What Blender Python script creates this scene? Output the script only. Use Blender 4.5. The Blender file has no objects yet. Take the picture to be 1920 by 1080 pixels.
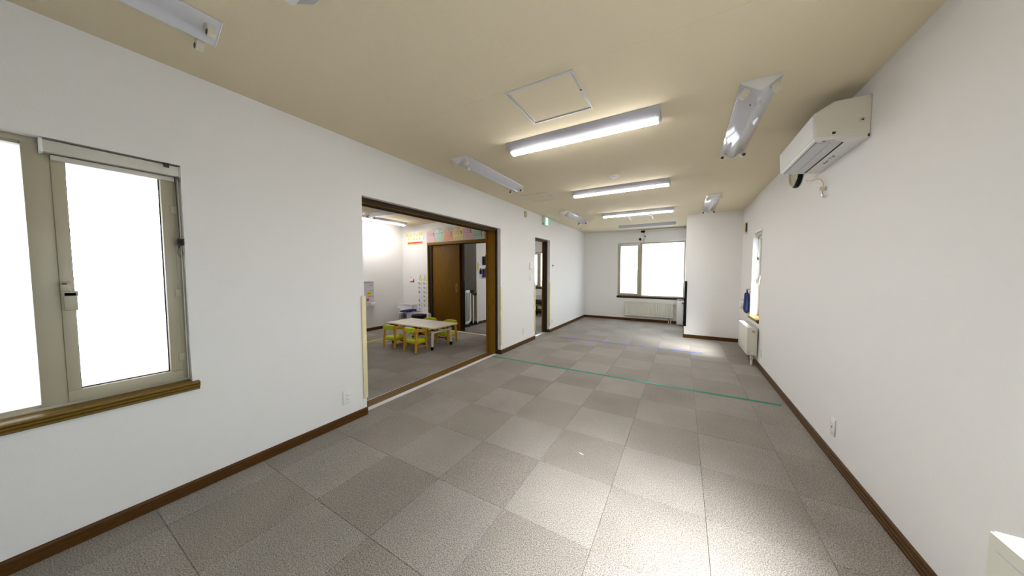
import bpy, bmesh, math, random
from mathutils import Vector, Matrix, Quaternion
random.seed(7)
S = bpy.context.scene
C = S.collection

# ------------------------------------------------------------------ camera
CAM_H, FPX, YAW, PITCH = 1.3521, 553.21, -0.5250, -0.0519
cam_d = bpy.data.cameras.new('camera'); cam = bpy.data.objects.new('camera', cam_d); C.objects.link(cam)
cam_d.sensor_width = 36.0; cam_d.lens = FPX * 36.0 / 1920.0; cam_d.clip_start = 0.02; cam_d.clip_end = 500
_f = Vector((math.sin(YAW)*math.cos(PITCH), math.cos(YAW)*math.cos(PITCH), math.sin(PITCH)))
_r = Vector((math.cos(YAW), -math.sin(YAW), 0)); _u = _r.cross(_f)
cam.matrix_world = Matrix(((_r.x, _u.x, -_f.x, 0), (_r.y, _u.y, -_f.y, 0), (_r.z, _u.z, -_f.z, CAM_H), (0, 0, 0, 1)))
S.camera = cam

# ------------------------------------------------------------------ sky, sun, exposure
world = bpy.data.worlds.new('overcast_sky'); S.world = world; world.use_nodes = True
bg = world.node_tree.nodes['Background']
bg.inputs['Color'].default_value = (0.82, 0.90, 1.0, 1); bg.inputs['Strength'].default_value = 5.2
sun_d = bpy.data.lights.new('hazy_sun', 'SUN'); sun = bpy.data.objects.new('hazy_sun', sun_d); C.objects.link(sun)
sun_d.energy = 30.0; sun_d.angle = math.radians(42); sun_d.color = (1.0, 0.985, 1.0)
sun.rotation_euler = Vector((-0.77, 0.57, -1.3)).to_track_quat('-Z', 'Y').to_euler(); sun.location = (6, -3, 8)
S.view_settings.view_transform = 'Standard'; S.view_settings.look = 'None'
S.view_settings.exposure = 0.66; S.view_settings.gamma = 1.0; S.view_settings.use_curve_mapping = False
LED_POWER = 34.0

# ------------------------------------------------------------------ materials
def nodes_of(name):
    m = bpy.data.materials.new(name); m.use_nodes = True
    return m, m.node_tree, m.node_tree.nodes['Principled BSDF']
def mat(name, col, rough=0.6, metal=0.0, spec=0.5, var=0.0, vscale=6.0, bump=0.0, bscale=200.0, stretch=None, coat=0.0, trans=0.0, sheen=0.0, detail=3.0):
    m, nt, b = nodes_of(name); N, L = nt.nodes, nt.links
    b.inputs['Base Color'].default_value = (*col, 1); b.inputs['Roughness'].default_value = rough
    b.inputs['Metallic'].default_value = metal; b.inputs['Specular IOR Level'].default_value = spec
    b.inputs['Coat Weight'].default_value = coat; b.inputs['Transmission Weight'].default_value = trans
    b.inputs['Sheen Weight'].default_value = sheen
    if var > 0 or bump > 0:
        g = N.new('ShaderNodeNewGeometry'); mp = N.new('ShaderNodeMapping'); L.new(g.outputs['Position'], mp.inputs['Vector'])
        if stretch: mp.inputs['Scale'].default_value = stretch
    if var > 0:
        n = N.new('ShaderNodeTexNoise'); n.inputs['Scale'].default_value = vscale; n.inputs['Detail'].default_value = detail
        L.new(mp.outputs['Vector'], n.inputs['Vector'])
        r = N.new('ShaderNodeValToRGB'); L.new(n.outputs['Fac'], r.inputs['Fac'])
        r.color_ramp.elements[0].position = 0.3; r.color_ramp.elements[1].position = 0.7
        r.color_ramp.elements[0].color = (*[c*(1-var) for c in col], 1); r.color_ramp.elements[1].color = (*[min(1, c*(1+var)) for c in col], 1)
        L.new(r.outputs['Color'], b.inputs['Base Color'])
    if bump > 0:
        n2 = N.new('ShaderNodeTexNoise'); n2.inputs['Scale'].default_value = bscale; n2.inputs['Detail'].default_value = 1
        L.new(mp.outputs['Vector'], n2.inputs['Vector'])
        bp = N.new('ShaderNodeBump'); bp.inputs['Strength'].default_value = bump; bp.inputs['Distance'].default_value = 0.003
        L.new(n2.outputs['Fac'], bp.inputs['Height']); L.new(bp.outputs['Normal'], b.inputs['Normal'])
    return m
def emis(name, col, strength):
    m, nt, b = nodes_of(name)
    b.inputs['Base Color'].default_value = (0.8, 0.8, 0.8, 1); b.inputs['Emission Color'].default_value = (*col, 1)
    b.inputs['Emission Strength'].default_value = strength
    return m
def carpet(name, lo, hi):
    m, nt, b = nodes_of(name); N, L = nt.nodes, nt.links
    g = N.new('ShaderNodeNewGeometry')
    n1 = N.new('ShaderNodeTexNoise'); n1.inputs['Scale'].default_value = 200; n1.inputs['Detail'].default_value = 4; n1.inputs['Roughness'].default_value = 0.75
    n2 = N.new('ShaderNodeTexNoise'); n2.inputs['Scale'].default_value = 2.3; n2.inputs['Detail'].default_value = 2
    L.new(g.outputs['Position'], n1.inputs['Vector']); L.new(g.outputs['Position'], n2.inputs['Vector'])
    r = N.new('ShaderNodeValToRGB'); L.new(n1.outputs['Fac'], r.inputs['Fac'])
    r.color_ramp.elements[0].position = 0.38; r.color_ramp.elements[1].position = 0.62
    r.color_ramp.elements[0].color = (*lo, 1); r.color_ramp.elements[1].color = (*hi, 1)
    mr = N.new('ShaderNodeMapRange'); L.new(n2.outputs['Fac'], mr.inputs['Value'])
    mr.inputs['From Min'].default_value = 0.3; mr.inputs['From Max'].default_value = 0.7; mr.inputs['To Min'].default_value = 0.92; mr.inputs['To Max'].default_value = 1.08
    oi = N.new('ShaderNodeObjectInfo'); mo = N.new('ShaderNodeMapRange'); L.new(oi.outputs['Random'], mo.inputs['Value'])
    mo.inputs['To Min'].default_value = 0.95; mo.inputs['To Max'].default_value = 1.05
    mu = N.new('ShaderNodeMath'); mu.operation = 'MULTIPLY'; L.new(mr.outputs['Result'], mu.inputs[0]); L.new(mo.outputs['Result'], mu.inputs[1])
    vm = N.new('ShaderNodeVectorMath'); vm.operation = 'SCALE'; L.new(r.outputs['Color'], vm.inputs[0]); L.new(mu.outputs[0], vm.inputs['Scale'])
    L.new(vm.outputs['Vector'], b.inputs['Base Color'])
    b.inputs['Roughness'].default_value = 0.95; b.inputs['Specular IOR Level'].default_value = 0.15; b.inputs['Sheen Weight'].default_value = 0.06
    b.inputs['Sheen Roughness'].default_value = 0.5
    bp = N.new('ShaderNodeBump'); bp.inputs['Strength'].default_value = 0.35; bp.inputs['Distance'].default_value = 0.003
    L.new(n1.outputs['Fac'], bp.inputs['Height']); L.new(bp.outputs['Normal'], b.inputs['Normal'])
    return m
def glass(name):
    m = bpy.data.materials.new(name); m.use_nodes = True; nt = m.node_tree; N, L = nt.nodes, nt.links
    N.remove(N['Principled BSDF']); out = N['Material Output']
    t = N.new('ShaderNodeBsdfTransparent'); t.inputs['Color'].default_value = (0.97, 0.99, 0.98, 1)
    gl = N.new('ShaderNodeBsdfGlossy'); gl.inputs['Roughness'].default_value = 0.02
    fr = N.new('ShaderNodeFresnel'); fr.inputs['IOR'].default_value = 1.45
    mx = N.new('ShaderNodeMixShader'); ge = N.new('ShaderNodeNewGeometry'); sb_ = N.new('ShaderNodeMath'); sb_.operation = 'SUBTRACT'; sb_.use_clamp = True
    L.new(fr.outputs['Fac'], sb_.inputs[0]); L.new(ge.outputs['Backfacing'], sb_.inputs[1]); L.new(sb_.outputs[0], mx.inputs['Fac']); L.new(t.outputs[0], mx.inputs[1]); L.new(gl.outputs[0], mx.inputs[2])
    L.new(mx.outputs[0], out.inputs['Surface'])
    return m
def clear_vinyl(name, alpha):
    m = mat(name, (0.9, 0.9, 0.88), rough=0.15, spec=0.6); m.node_tree.nodes['Principled BSDF'].inputs['Alpha'].default_value = alpha
    return m

M = {}
M['wall'] = mat('white_wallpaper', (0.82, 0.81, 0.795), rough=0.85, spec=0.2, bump=0.25, bscale=240)
M['ceiling'] = mat('beige_ceiling_paper', (0.79, 0.70, 0.515), rough=0.9, spec=0.15, bump=0.35, bscale=170)
M['carpet_a'] = carpet('grey_carpet_lit_pile', (0.095, 0.084, 0.073), (0.455, 0.418, 0.385))  # lighter tone paints in the sheen of one pile direction
M['carpet_b'] = carpet('grey_carpet_shaded_pile', (0.082, 0.071, 0.060), (0.412, 0.375, 0.338))  # same carpet, darker tone paints in the shade of the turned pile
M['base'] = mat('brown_baseboard', (0.080, 0.034, 0.005), rough=0.5, spec=0.2, var=0.15, vscale=20, stretch=(1, 1, 12))
M['wood'] = mat('golden_brown_wood', (0.25, 0.120, 0.008), rough=0.5, spec=0.2, var=0.22, vscale=9, stretch=(14, 14, 0.8))
M['wood_door'] = mat('brown_door_veneer', (0.150, 0.072, 0.004), rough=0.55, spec=0.15, var=0.22, vscale=8, stretch=(14, 14, 0.6))
M['darkwood'] = mat('dark_brown_wood', (0.040, 0.019, 0.004), rough=0.55, spec=0.2, var=0.15, vscale=9, stretch=(14, 14, 1))
M['sill'] = mat('brown_sill_wood', (0.16, 0.09, 0.008), rough=0.4, spec=0.3, var=0.12, vscale=9, stretch=(10, 10, 1))
M['groove'] = mat('black_groove', (0.006, 0.004, 0.003), rough=0.7)
M['frame'] = mat('beige_window_plastic', (0.44, 0.40, 0.29), rough=0.4, var=0.03)
M['blind'] = mat('grey_beige_blind_metal', (0.62, 0.60, 0.54), rough=0.4, var=0.03)
M['glass'] = glass('window_glass')
M['white'] = mat('white_plastic', (0.80, 0.80, 0.79), rough=0.4, var=0.02)
M['cream'] = mat('cream_plastic', (0.72, 0.68, 0.55), rough=0.45, var=0.03)
M['pale_cream'] = mat('pale_cream_plastic', (0.82, 0.78, 0.68), rough=0.45, var=0.02)
M['ivory'] = mat('ivory_enamel', (0.70, 0.69, 0.60), rough=0.35, var=0.02)
M['guard'] = mat('cream_foam_guard', (0.80, 0.70, 0.43), rough=0.7, var=0.05, vscale=10)
M['black'] = mat('black_plastic', (0.008, 0.008, 0.010), rough=0.6, spec=0.15, var=0.2)
M['dark'] = mat('dark_brown_plastic', (0.03, 0.022, 0.015), rough=0.5)
M['enamel'] = mat('glossy_white_enamel_steel', (0.66, 0.67, 0.73), rough=0.10, metal=0.12, spec=0.55)
M['shade'] = mat('grey_lamp_housing', (0.60, 0.60, 0.62), rough=0.35, spec=0.5)
M['lamp_shade'] = mat('grey_lamp_reflector', (0.46, 0.46, 0.51), rough=0.4, spec=0.4)
M['led'] = emis('lit_led_diffuser', (1.0, 0.955, 0.925), LED_POWER)
M['led_hall_added'] = emis('added_hall_led_diffuser', (1.0, 0.955, 0.925), LED_POWER*0.5)  # weaker glow for the lamp added in the hall
M['led_playroom'] = emis('lit_led_diffuser_playroom', (1.0, 0.955, 0.925), LED_POWER*1.25)
M['led_off'] = mat('unlit_led_diffuser', (0.74, 0.76, 0.80), rough=0.3)
M['alu'] = mat('brushed_aluminium', (0.70, 0.71, 0.70), rough=0.35, metal=0.6, var=0.05, vscale=30)
M['chrome'] = mat('chrome', (0.75, 0.75, 0.76), rough=0.15, metal=1.0)
M['brass'] = mat('brass', (0.55, 0.42, 0.16), rough=0.3, metal=0.9)
M['strip'] = mat('white_floor_strip', (0.72, 0.74, 0.78), rough=0.4)
M['green_tape'] = mat('green_vinyl_tape', (0.003, 0.20, 0.13), rough=0.5, spec=0.18, var=0.2, vscale=5)
M['blue_tape'] = mat('blue_vinyl_tape', (0.012, 0.075, 0.55), rough=0.5, spec=0.18, var=0.2, vscale=5)
M['yellow_tape'] = mat('yellow_vinyl_tape', (0.80, 0.62, 0.02), rough=0.5, spec=0.2)
M['pink_tape'] = mat('pink_vinyl_tape', (0.60, 0.07, 0.22), rough=0.4)
M['lime'] = mat('lime_vinyl', (0.56, 0.66, 0.008), rough=0.4, var=0.06, vscale=14, bump=0.1, bscale=120)
M['beech'] = mat('yellow_beech_wood', (0.60, 0.31, 0.025), rough=0.4, var=0.12, vscale=8, stretch=(10, 10, 1.5))
M['tabletop'] = mat('pale_laminate_tabletop', (0.90, 0.86, 0.79), rough=0.3, var=0.03)
M['tableedge'] = mat('cream_table_edge', (0.72, 0.60, 0.30), rough=0.45)
M['navy'] = mat('navy_fabric', (0.008, 0.009, 0.13), rough=0.85, var=0.35, vscale=12, bump=0.4, bscale=60, sheen=0.1)
M['bluebag'] = mat('dark_blue_fabric', (0.015, 0.025, 0.10), rough=0.85, var=0.4, vscale=14, bump=0.4, bscale=60)
M['blackfab'] = mat('black_fabric', (0.008, 0.007, 0.008), rough=0.9, bump=0.3, bscale=90)
M['whitefab'] = mat('white_fabric', (0.75, 0.76, 0.80), rough=0.9, var=0.06, bump=0.4, bscale=40)
M['board'] = mat('grey_white_board', (0.62, 0.62, 0.66), rough=0.3, var=0.02)
M['paper'] = mat('white_paper', (0.86, 0.85, 0.86), rough=0.7)
M['pink'] = mat('pink_paper', (0.76, 0.50, 0.56), rough=0.5, var=0.03)
M['mint'] = mat('mint_paper', (0.50, 0.74, 0.60), rough=0.5, var=0.03)
M['orange'] = mat('orange_paper', (0.82, 0.32, 0.13), rough=0.5, var=0.03)
M['yellowp'] = mat('yellow_paper', (0.76, 0.66, 0.22), rough=0.5, var=0.03)
M['purple'] = mat('purple_ink', (0.38, 0.15, 0.55), rough=0.6)
M['ink'] = mat('grey_ink', (0.16, 0.13, 0.13), rough=0.6)
M['photo'] = mat('dark_photo_print', (0.025, 0.010, 0.010), rough=0.4)
M['red'] = mat('red_paper', (0.62, 0.012, 0.02), rough=0.5)
M['tan'] = mat('tan_paper', (0.82, 0.63, 0.33), rough=0.6)
M['yellow'] = mat('yellow_paint', (0.80, 0.64, 0.01), rough=0.5)
M['teal'] = mat('teal_paint', (0.01, 0.28, 0.40), rough=0.5)
M['green'] = mat('green_print', (0.10, 0.25, 0.06), rough=0.5)
M['vinyl'] = clear_vinyl('clear_vinyl', 0.14)
M['film'] = clear_vinyl('clear_glossy_film', 0.05)
M['exit_green'] = emis('exit_green', (0.0, 0.45, 0.17), 0.75); M['exit_green'].node_tree.nodes['Principled BSDF'].inputs['Base Color'].default_value = (0, .4, .18, 1)
M['exit_white'] = emis('exit_white', (0.9, 1.0, 0.95), 1.0)
M['snow'] = mat('outdoor_concrete', (0.16, 0.16, 0.165), rough=0.9, var=0.1, vscale=2)
M['olive'] = mat('olive_plastic', (0.42, 0.38, 0.26), rough=0.5)
M['brownfab'] = mat('brown_leather', (0.035, 0.016, 0.008), rough=0.6, var=0.3, vscale=10)
M['clockface'] = mat('clock_face', (0.72, 0.76, 0.74), rough=0.3)

# ------------------------------------------------------------------ mesh helpers
def world_loc(o):
    v = Vector((0, 0, 0))
    while o: v += o.location; o = o.parent
    return v
class MB:
    def __init__(s): s.v = []; s.f = []
    def add(s, vs, fs):
        n = len(s.v); s.v += [tuple(x) for x in vs]; s.f += [tuple(i+n for i in f) for f in fs]; return s
    def box(s, x0, x1, y0, y1, z0, z1):
        x0, x1 = sorted((x0, x1)); y0, y1 = sorted((y0, y1)); z0, z1 = sorted((z0, z1))
        return s.add([(x0,y0,z0),(x1,y0,z0),(x1,y1,z0),(x0,y1,z0),(x0,y0,z1),(x1,y0,z1),(x1,y1,z1),(x0,y1,z1)],
                     [(0,3,2,1),(4,5,6,7),(0,1,5,4),(1,2,6,5),(2,3,7,6),(3,0,4,7)])
    def prism(s, poly, p0, p1, ax, ay):
        """poly (a,b) in the plane of ax, ay, extruded from p0 to p1"""
        p0, p1, ax, ay = map(Vector, (p0, p1, ax, ay)); n = len(poly)
        vs = [p0+ax*a+ay*b for a, b in poly] + [p1+ax*a+ay*b for a, b in poly]
        return s.add(vs, [tuple(range(n))[::-1], tuple(range(n, 2*n))] + [(i, (i+1) % n, n+(i+1) % n, n+i) for i in range(n)])
    def cyl(s, p0, p1, r0, r1=None, n=16):
        p0, p1 = Vector(p0), Vector(p1); d = (p1-p0).normalized(); r1 = r0 if r1 is None else r1
        a = d.orthogonal().normalized(); b = d.cross(a)
        vs = [p0+(a*math.cos(2*math.pi*i/n)+b*math.sin(2*math.pi*i/n))*r0 for i in range(n)] + [p1+(a*math.cos(2*math.pi*i/n)+b*math.sin(2*math.pi*i/n))*r1 for i in range(n)]
        return s.add(vs, [tuple(range(n))[::-1], tuple(range(n, 2*n))] + [(i, (i+1) % n, n+(i+1) % n, n+i) for i in range(n)])
    def bar(s, p0, p1, w, t, side=(1, 0, 0)):
        p0, p1 = Vector(p0), Vector(p1); d = (p1-p0).normalized(); a = Vector(side); a = (a-d*a.dot(d)).normalized(); b = d.cross(a)
        q = [(-w/2, -t/2), (w/2, -t/2), (w/2, t/2), (-w/2, t/2)]
        return s.prism(q, p0, p1, a, b)
    def tube(s, pts, r, n=8):
        pts = [Vector(p) for p in pts]; rings = []; prev = None
        for i, p in enumerate(pts):
            d = (pts[min(i+1, len(pts)-1)]-pts[max(i-1, 0)]).normalized()
            a = d.orthogonal().normalized() if prev is None else (prev-d*prev.dot(d)).normalized(); prev = a; b = d.cross(a)
            rings.append([p+(a*math.cos(2*math.pi*k/n)+b*math.sin(2*math.pi*k/n))*r for k in range(n)])
        vs = [v for rg in rings for v in rg]; m = len(pts)
        fs = [tuple(range(n))[::-1], tuple(range((m-1)*n, m*n))]
        for i in range(m-1): fs += [(i*n+k, i*n+(k+1) % n, (i+1)*n+(k+1) % n, (i+1)*n+k) for k in range(n)]
        return s.add(vs, fs)
    def lathe(s, prof, c, axis=(0, 0, 1), n=28):
        c = Vector(c); d = Vector(axis).normalized(); a = d.orthogonal().normalized(); b = d.cross(a); vs = []; m = len(prof)
        for r, h in prof: vs += [c+d*h+(a*math.cos(2*math.pi*k/n)+b*math.sin(2*math.pi*k/n))*max(r, 1e-4) for k in range(n)]
        fs = [tuple(range(n))[::-1], tuple(range((m-1)*n, m*n))]
        for i in range(m-1): fs += [(i*n+k, i*n+(k+1) % n, (i+1)*n+(k+1) % n, (i+1)*n+k) for k in range(n)]
        return s.add(vs, fs)
    def soft(s, c, size, e=0.6, seed=0, amp=0.05, nu=24, nv=14, fn=None):
        """rounded, slightly lumpy body (superellipsoid)"""
        rnd = random.Random(seed); ph = [rnd.uniform(0, 6.28) for _ in range(6)]
        sg = lambda x, p: math.copysign(abs(x)**p, x); vs = []; fs = []
        for j in range(nv+1):
            t = -math.pi/2+math.pi*j/nv
            for i in range(nu):
                u = 2*math.pi*i/nu
                x = sg(math.cos(t), e)*sg(math.cos(u), e); y = sg(math.cos(t), e)*sg(math.sin(u), e); z = sg(math.sin(t), e)
                k = 1+amp*(math.sin(3*x+ph[0])*math.sin(4*z+ph[1])+0.6*math.sin(7*z+ph[2]+2*y)+0.5*math.sin(6*x+ph[3]))
                p = [x*k*size[0]/2, y*k*size[1]/2, z*k*size[2]/2]
                if fn: p = fn(*p)
                vs.append((c[0]+p[0], c[1]+p[1], c[2]+p[2]))
        for j in range(nv):
            fs += [(j*nu+i, j*nu+(i+1) % nu, (j+1)*nu+(i+1) % nu, (j+1)*nu+i) for i in range(nu)]
        return s.add(vs, fs)
    def build(s, name, m, parent=None, bevel=0.0, seg=2, smooth=False):
        off = world_loc(parent) if parent else Vector((0, 0, 0))
        me = bpy.data.meshes.new(name); me.from_pydata([tuple(Vector(v)-off) for v in s.v], [], s.f)
        bm = bmesh.new(); bm.from_mesh(me)
        if smooth: bmesh.ops.remove_doubles(bm, verts=bm.verts, dist=1e-5)
        bmesh.ops.recalc_face_normals(bm, faces=bm.faces)
        if bevel > 0:
            es = [e for e in bm.edges if len(e.link_faces) == 2 and e.calc_face_angle(0) > 0.6]
            bmesh.ops.bevel(bm, geom=es, offset=bevel, segments=seg, affect='EDGES', profile=0.5)
        bm.to_mesh(me); bm.free(); me.materials.append(M[m])
        if smooth or bevel > 0:
            me.shade_smooth(); me.set_sharp_from_angle(angle=math.radians(38))
        o = bpy.data.objects.new(name, me); C.objects.link(o); o.parent = parent
        return o
def B(*a): return MB().box(*a)
def tag(o, label=None, cat=None, group=None, kind=None):
    if label: o['label'] = label
    if cat: o['category'] = cat
    if group: o['group'] = group
    if kind: o['kind'] = kind
    return o
def thing(name, label, cat, loc=(0, 0, 0), group=None, rz=0):
    o = bpy.data.objects.new(name, None); C.objects.link(o); o.location = loc; o.rotation_euler = (0, 0, rz); o.empty_display_size = 0.05
    return tag(o, label, cat, group)
def struct(o, label=None): o['kind'] = 'structure'; return tag(o, label) if label else o
def structE(name, loc=(0, 0, 0), rz=0, label=None):
    o = bpy.data.objects.new(name, None); C.objects.link(o); o.location = loc; o.rotation_euler = (0, 0, rz); o.empty_display_size = 0.05
    return struct(o, label)
def copy_tree(o, parent=None):
    c = o.copy(); C.objects.link(c); c.parent = parent
    for ch in list(o.children): copy_tree(ch, c)
    return c
def dup(root, loc, rz, label, cat=None):
    c = copy_tree(root); c.location = loc; c.rotation_euler = (0, 0, rz); c['label'] = label
    return c
def text_obj(name, body, size, m, parent, pos, rot, depth=0.0006, bold=0.0):
    cu = bpy.data.curves.new(name, 'FONT'); cu.body = body; cu.size = size; cu.extrude = depth; cu.align_x = 'CENTER'; cu.align_y = 'CENTER'; cu.offset = bold
    t = bpy.data.objects.new(name, cu); C.objects.link(t); bpy.context.view_layer.update()
    me = bpy.data.meshes.new_from_object(t.evaluated_get(bpy.context.evaluated_depsgraph_get()))
    bpy.data.objects.remove(t); me.materials.clear(); me.materials.append(M[m])
    mt = Matrix.Translation(Vector(pos)-(world_loc(parent) if parent else Vector())) @ rot.to_matrix().to_4x4()
    me.transform(mt); o = bpy.data.objects.new(name, me); C.objects.link(o); o.parent = parent
    return o
from mathutils import Euler
FACE_NEG_Y = Euler((math.pi/2, 0, 0))            # text seen from -Y
FACE_POS_X = Euler((math.pi/2, 0, math.pi/2))    # text seen from +X

# ------------------------------------------------------------------ measures (metres)
XL, XR, H, YF, YB, XB, YK = -2.586, 0.966, 2.538, 8.884, 7.096, 0.045, -2.2
XL2 = -2.85                      # playroom side of the left wall
XLB = -2.755                     # hall side of the same wall
X2, YP, YP2 = -6.27, 5.2, 5.34   # playroom left wall, far wall (two faces)
YN = 1.66                        # playroom near wall
XH, YH = -4.634, 6.16            # hall: convex corner
T = 0.15
# openings
WIN1 = (-1.05, 0.556, 0.686, 1.983)   # left wall  (y0,y1,z0,z1)
WIN2 = (-1.635, 0.035, 0.69, 2.185)   # far wall   (x0,x1,z0,z1)
WIN3 = (5.47, 6.10, 0.665, 1.99)      # right wall
WIN4 = (-0.05, 1.40, 0.665, 1.99)     # right wall, beside the camera
WIN5 = (-4.40, -3.10, 0.87, 2.03)     # hall window
OP1 = (1.695, 4.094, 0.0, 2.066); OP2 = (5.39, 6.16, 0.0, 2.068); OP3 = (-5.36, -3.50, 0.0, 2.07)

def wall(name, axis, c0, c1, u0, u1, z0, z1, holes=(), label=None):
    us = sorted({u0, u1, *[h[0] for h in holes], *[h[1] for h in holes]}); zs = sorted({z0, z1, *[h[2] for h in holes], *[h[3] for h in holes]})
    us = [u for u in us if u0 <= u <= u1]; zs = [z for z in zs if z0 <= z <= z1]; b = MB()
    for i in range(len(us)-1):
        run = None
        for j in range(len(zs)-1):
            um, zm = (us[i]+us[i+1])/2, (zs[j]+zs[j+1])/2
            if any(h[0] < um < h[1] and h[2] < zm < h[3] for h in holes): continue
            a = (c0, c1, us[i], us[i+1]) if axis == 'x' else (us[i], us[i+1], c0, c1)
            b.box(*a, zs[j], zs[j+1])
    return struct(b.build(name, 'wall'), label)

# ------------------------------------------------------------------ the shell
wall('wall_left', 'x', XL2, XL, YK-T, YP2, 0, H, [WIN1, OP1]); wall('wall_left', 'x', XLB, XL, YP2, YF, 0, H, [OP2])
wall('wall_right', 'x', XR, XR+0.16, YK-T, YF+0.16, 0, H, [WIN3, WIN4])
wall('wall_far', 'y', YF, YF+0.16, XH-T, XR, 0, H, [WIN2, WIN5])
wall('wall_back', 'y', YK-T, YK, XL, XR, 0, H)
struct(B(XB, XR, YB, YF, 0, H).build('wall_alcove', 'wall'))
wall('wall_playroom_left', 'x', X2-T, X2, YN-0.14, YH+T, 0, H)
wall('wall_playroom_near', 'y', YN-0.14, YN, X2, XL2, 0, H)
wall('wall_playroom_far', 'y', YP, YP2, X2, XL2, 0, H, [OP3])
wall('wall_hall_left', 'x', XH-T, XH, YH, YF, 0, H)
wall('wall_hall_near', 'y', YH, YH+T, X2, XH-T, 0, H)
ceil = struct(B(X2-0.3, XR+0.4, YK-0.4, YF+0.4, H, H+0.15).build('ceiling', 'ceiling'))
# wallpaper butt joints of the ceiling
for a in ((-0.868, -0.865, YK, 1.70), (-0.868, -0.865, 2.2, YF), (XL, -1.06, 1.699, 1.702), (-0.58, XR, 1.699, 1.702)):
    B(*a, H-0.0006, H+0.001).build('paper_joint', 'ceiling', ceil)
struct(B(-60, 60, -60, 60, -0.5, -0.4).build('ground', 'snow'), 'grey concrete ground outside the windows')

# floor slab and its carpet tiles
floor = struct(B(X2-0.3, XR+0.1, YK-0.1, YF+0.1, -0.15, -0.007).build('floor', 'carpet_b'))
G = 0.0006
def tile_mesh(w, d, m):
    b = MB().box(-w/2+G, w/2-G, -d/2+G, d/2-G, -0.0065, 0)
    me = bpy.data.meshes.new('carpet_tile'); me.from_pydata(b.v, [], b.f); bm = bmesh.new(); bm.from_mesh(me)
    bmesh.ops.recalc_face_normals(bm, faces=bm.faces)
    es = [e for e in bm.edges if all(v.co.z > -0.001 for v in e.verts)]
    bmesh.ops.bevel(bm, geom=es, offset=0.0018, segments=1, affect='EDGES'); bm.to_mesh(me); bm.free(); me.materials.append(M[m]); return me
_tm = {}
def tiles(x0, x1, y0, y1, ox, oy, skip=None):
    def cuts(a, b, o):
        k = math.ceil((a-o)/0.5+1e-6); out = [a]
        while o+0.5*k < b-1e-6: out.append(o+0.5*k); k += 1
        return out+[b]
    xs, ys = cuts(x0, x1, ox), cuts(y0, y1, oy)
    for i in range(len(xs)-1):
        for j in range(len(ys)-1):
            xm, ym = (xs[i]+xs[i+1])/2, (ys[j]+ys[j+1])/2
            w, d = round(xs[i+1]-xs[i], 4), round(ys[j+1]-ys[j], 4)
            if w < 0.01 or d < 0.01: continue
            odd = (math.floor((xm-ox)/0.5)+math.floor((ym-oy)/0.5)) % 2
            key = (w, d, odd)
            if key not in _tm: _tm[key] = tile_mesh(w, d, 'carpet_b' if odd else 'carpet_a')
            o = bpy.data.objects.new('carpet_tile', _tm[key]); C.objects.link(o); o.parent = floor
            o.location = (xm, ym, random.uniform(-0.0006, 0)); o.rotation_euler = (0, 0, 0)
tiles(XL, XR, -1.119, YB, -0.858, 1.381)
tiles(XL, XB, YB, YF, -0.858, 1.381)
tiles(X2, XL2+0.01, YN, YP-0.03, -0.75, 0.1)
tiles(XH, XLB+0.01, YP2, YF, -0.75, 0.1)
tiles(X2, XH, YP2, YH, -0.75, 0.1)

# baseboards: moulded profile with grooves
BBH = 0.0706
PROF = [(0, 0), (.013, 0), (.013, .017), (.0105, .019), (.0105, .022), (.013, .024), (.013, .040), (.0105, .042), (.0105, .045), (.013, .047), (.013, .060), (.010, .0675), (.005, BBH), (0, BBH)]
def bb(name, p0, p1, n):
    return struct(MB().prism(PROF, (*p0, 0), (*p1, 0), (*n, 0), (0, 0, 1)).build(name, 'base'))
bb('baseboard_left', (XL, YK), (XL, OP1[0]+.002), (1, 0)); bb('baseboard_left', (XL, OP1[1]-.013, ), (XL, OP2[0]+.002), (1, 0)); bb('baseboard_left', (XL, OP2[1]-.013), (XL, YF), (1, 0))
bb('baseboard_left', (XL, OP1[1]), (-2.648, OP1[1]), (0, -1)); bb('baseboard_left', (XL, OP2[1]), (-2.648, OP2[1]), (0, -1))
bb('baseboard_far', (XL, YF), (XB, YF), (0, -1)); bb('baseboard_alcove', (XB-.013, YB), (XR, YB), (0, -1)); bb('baseboard_alcove', (XB, YB-.013), (XB, YF), (-1, 0))
bb('baseboard_right', (XR, YK), (XR, YB), (-1, 0))
bb('baseboard_playroom_left', (X2, YN), (X2, YP), (1, 0)); bb('baseboard_playroom_far', (X2, YP), (OP3[0]-.06, YP), (0, -1)); bb('baseboard_playroom_far', (OP3[1]+.06, YP), (XL2, YP), (0, -1))
bb('baseboard_hall_left', (XH, YH-.013), (XH, YF), (1, 0)); bb('baseboard_hall_near', (X2, YH), (XH+.013, YH), (0, -1)); bb('baseboard_hall_far', (XH, YF), (XLB, YF), (0, -1))

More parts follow.
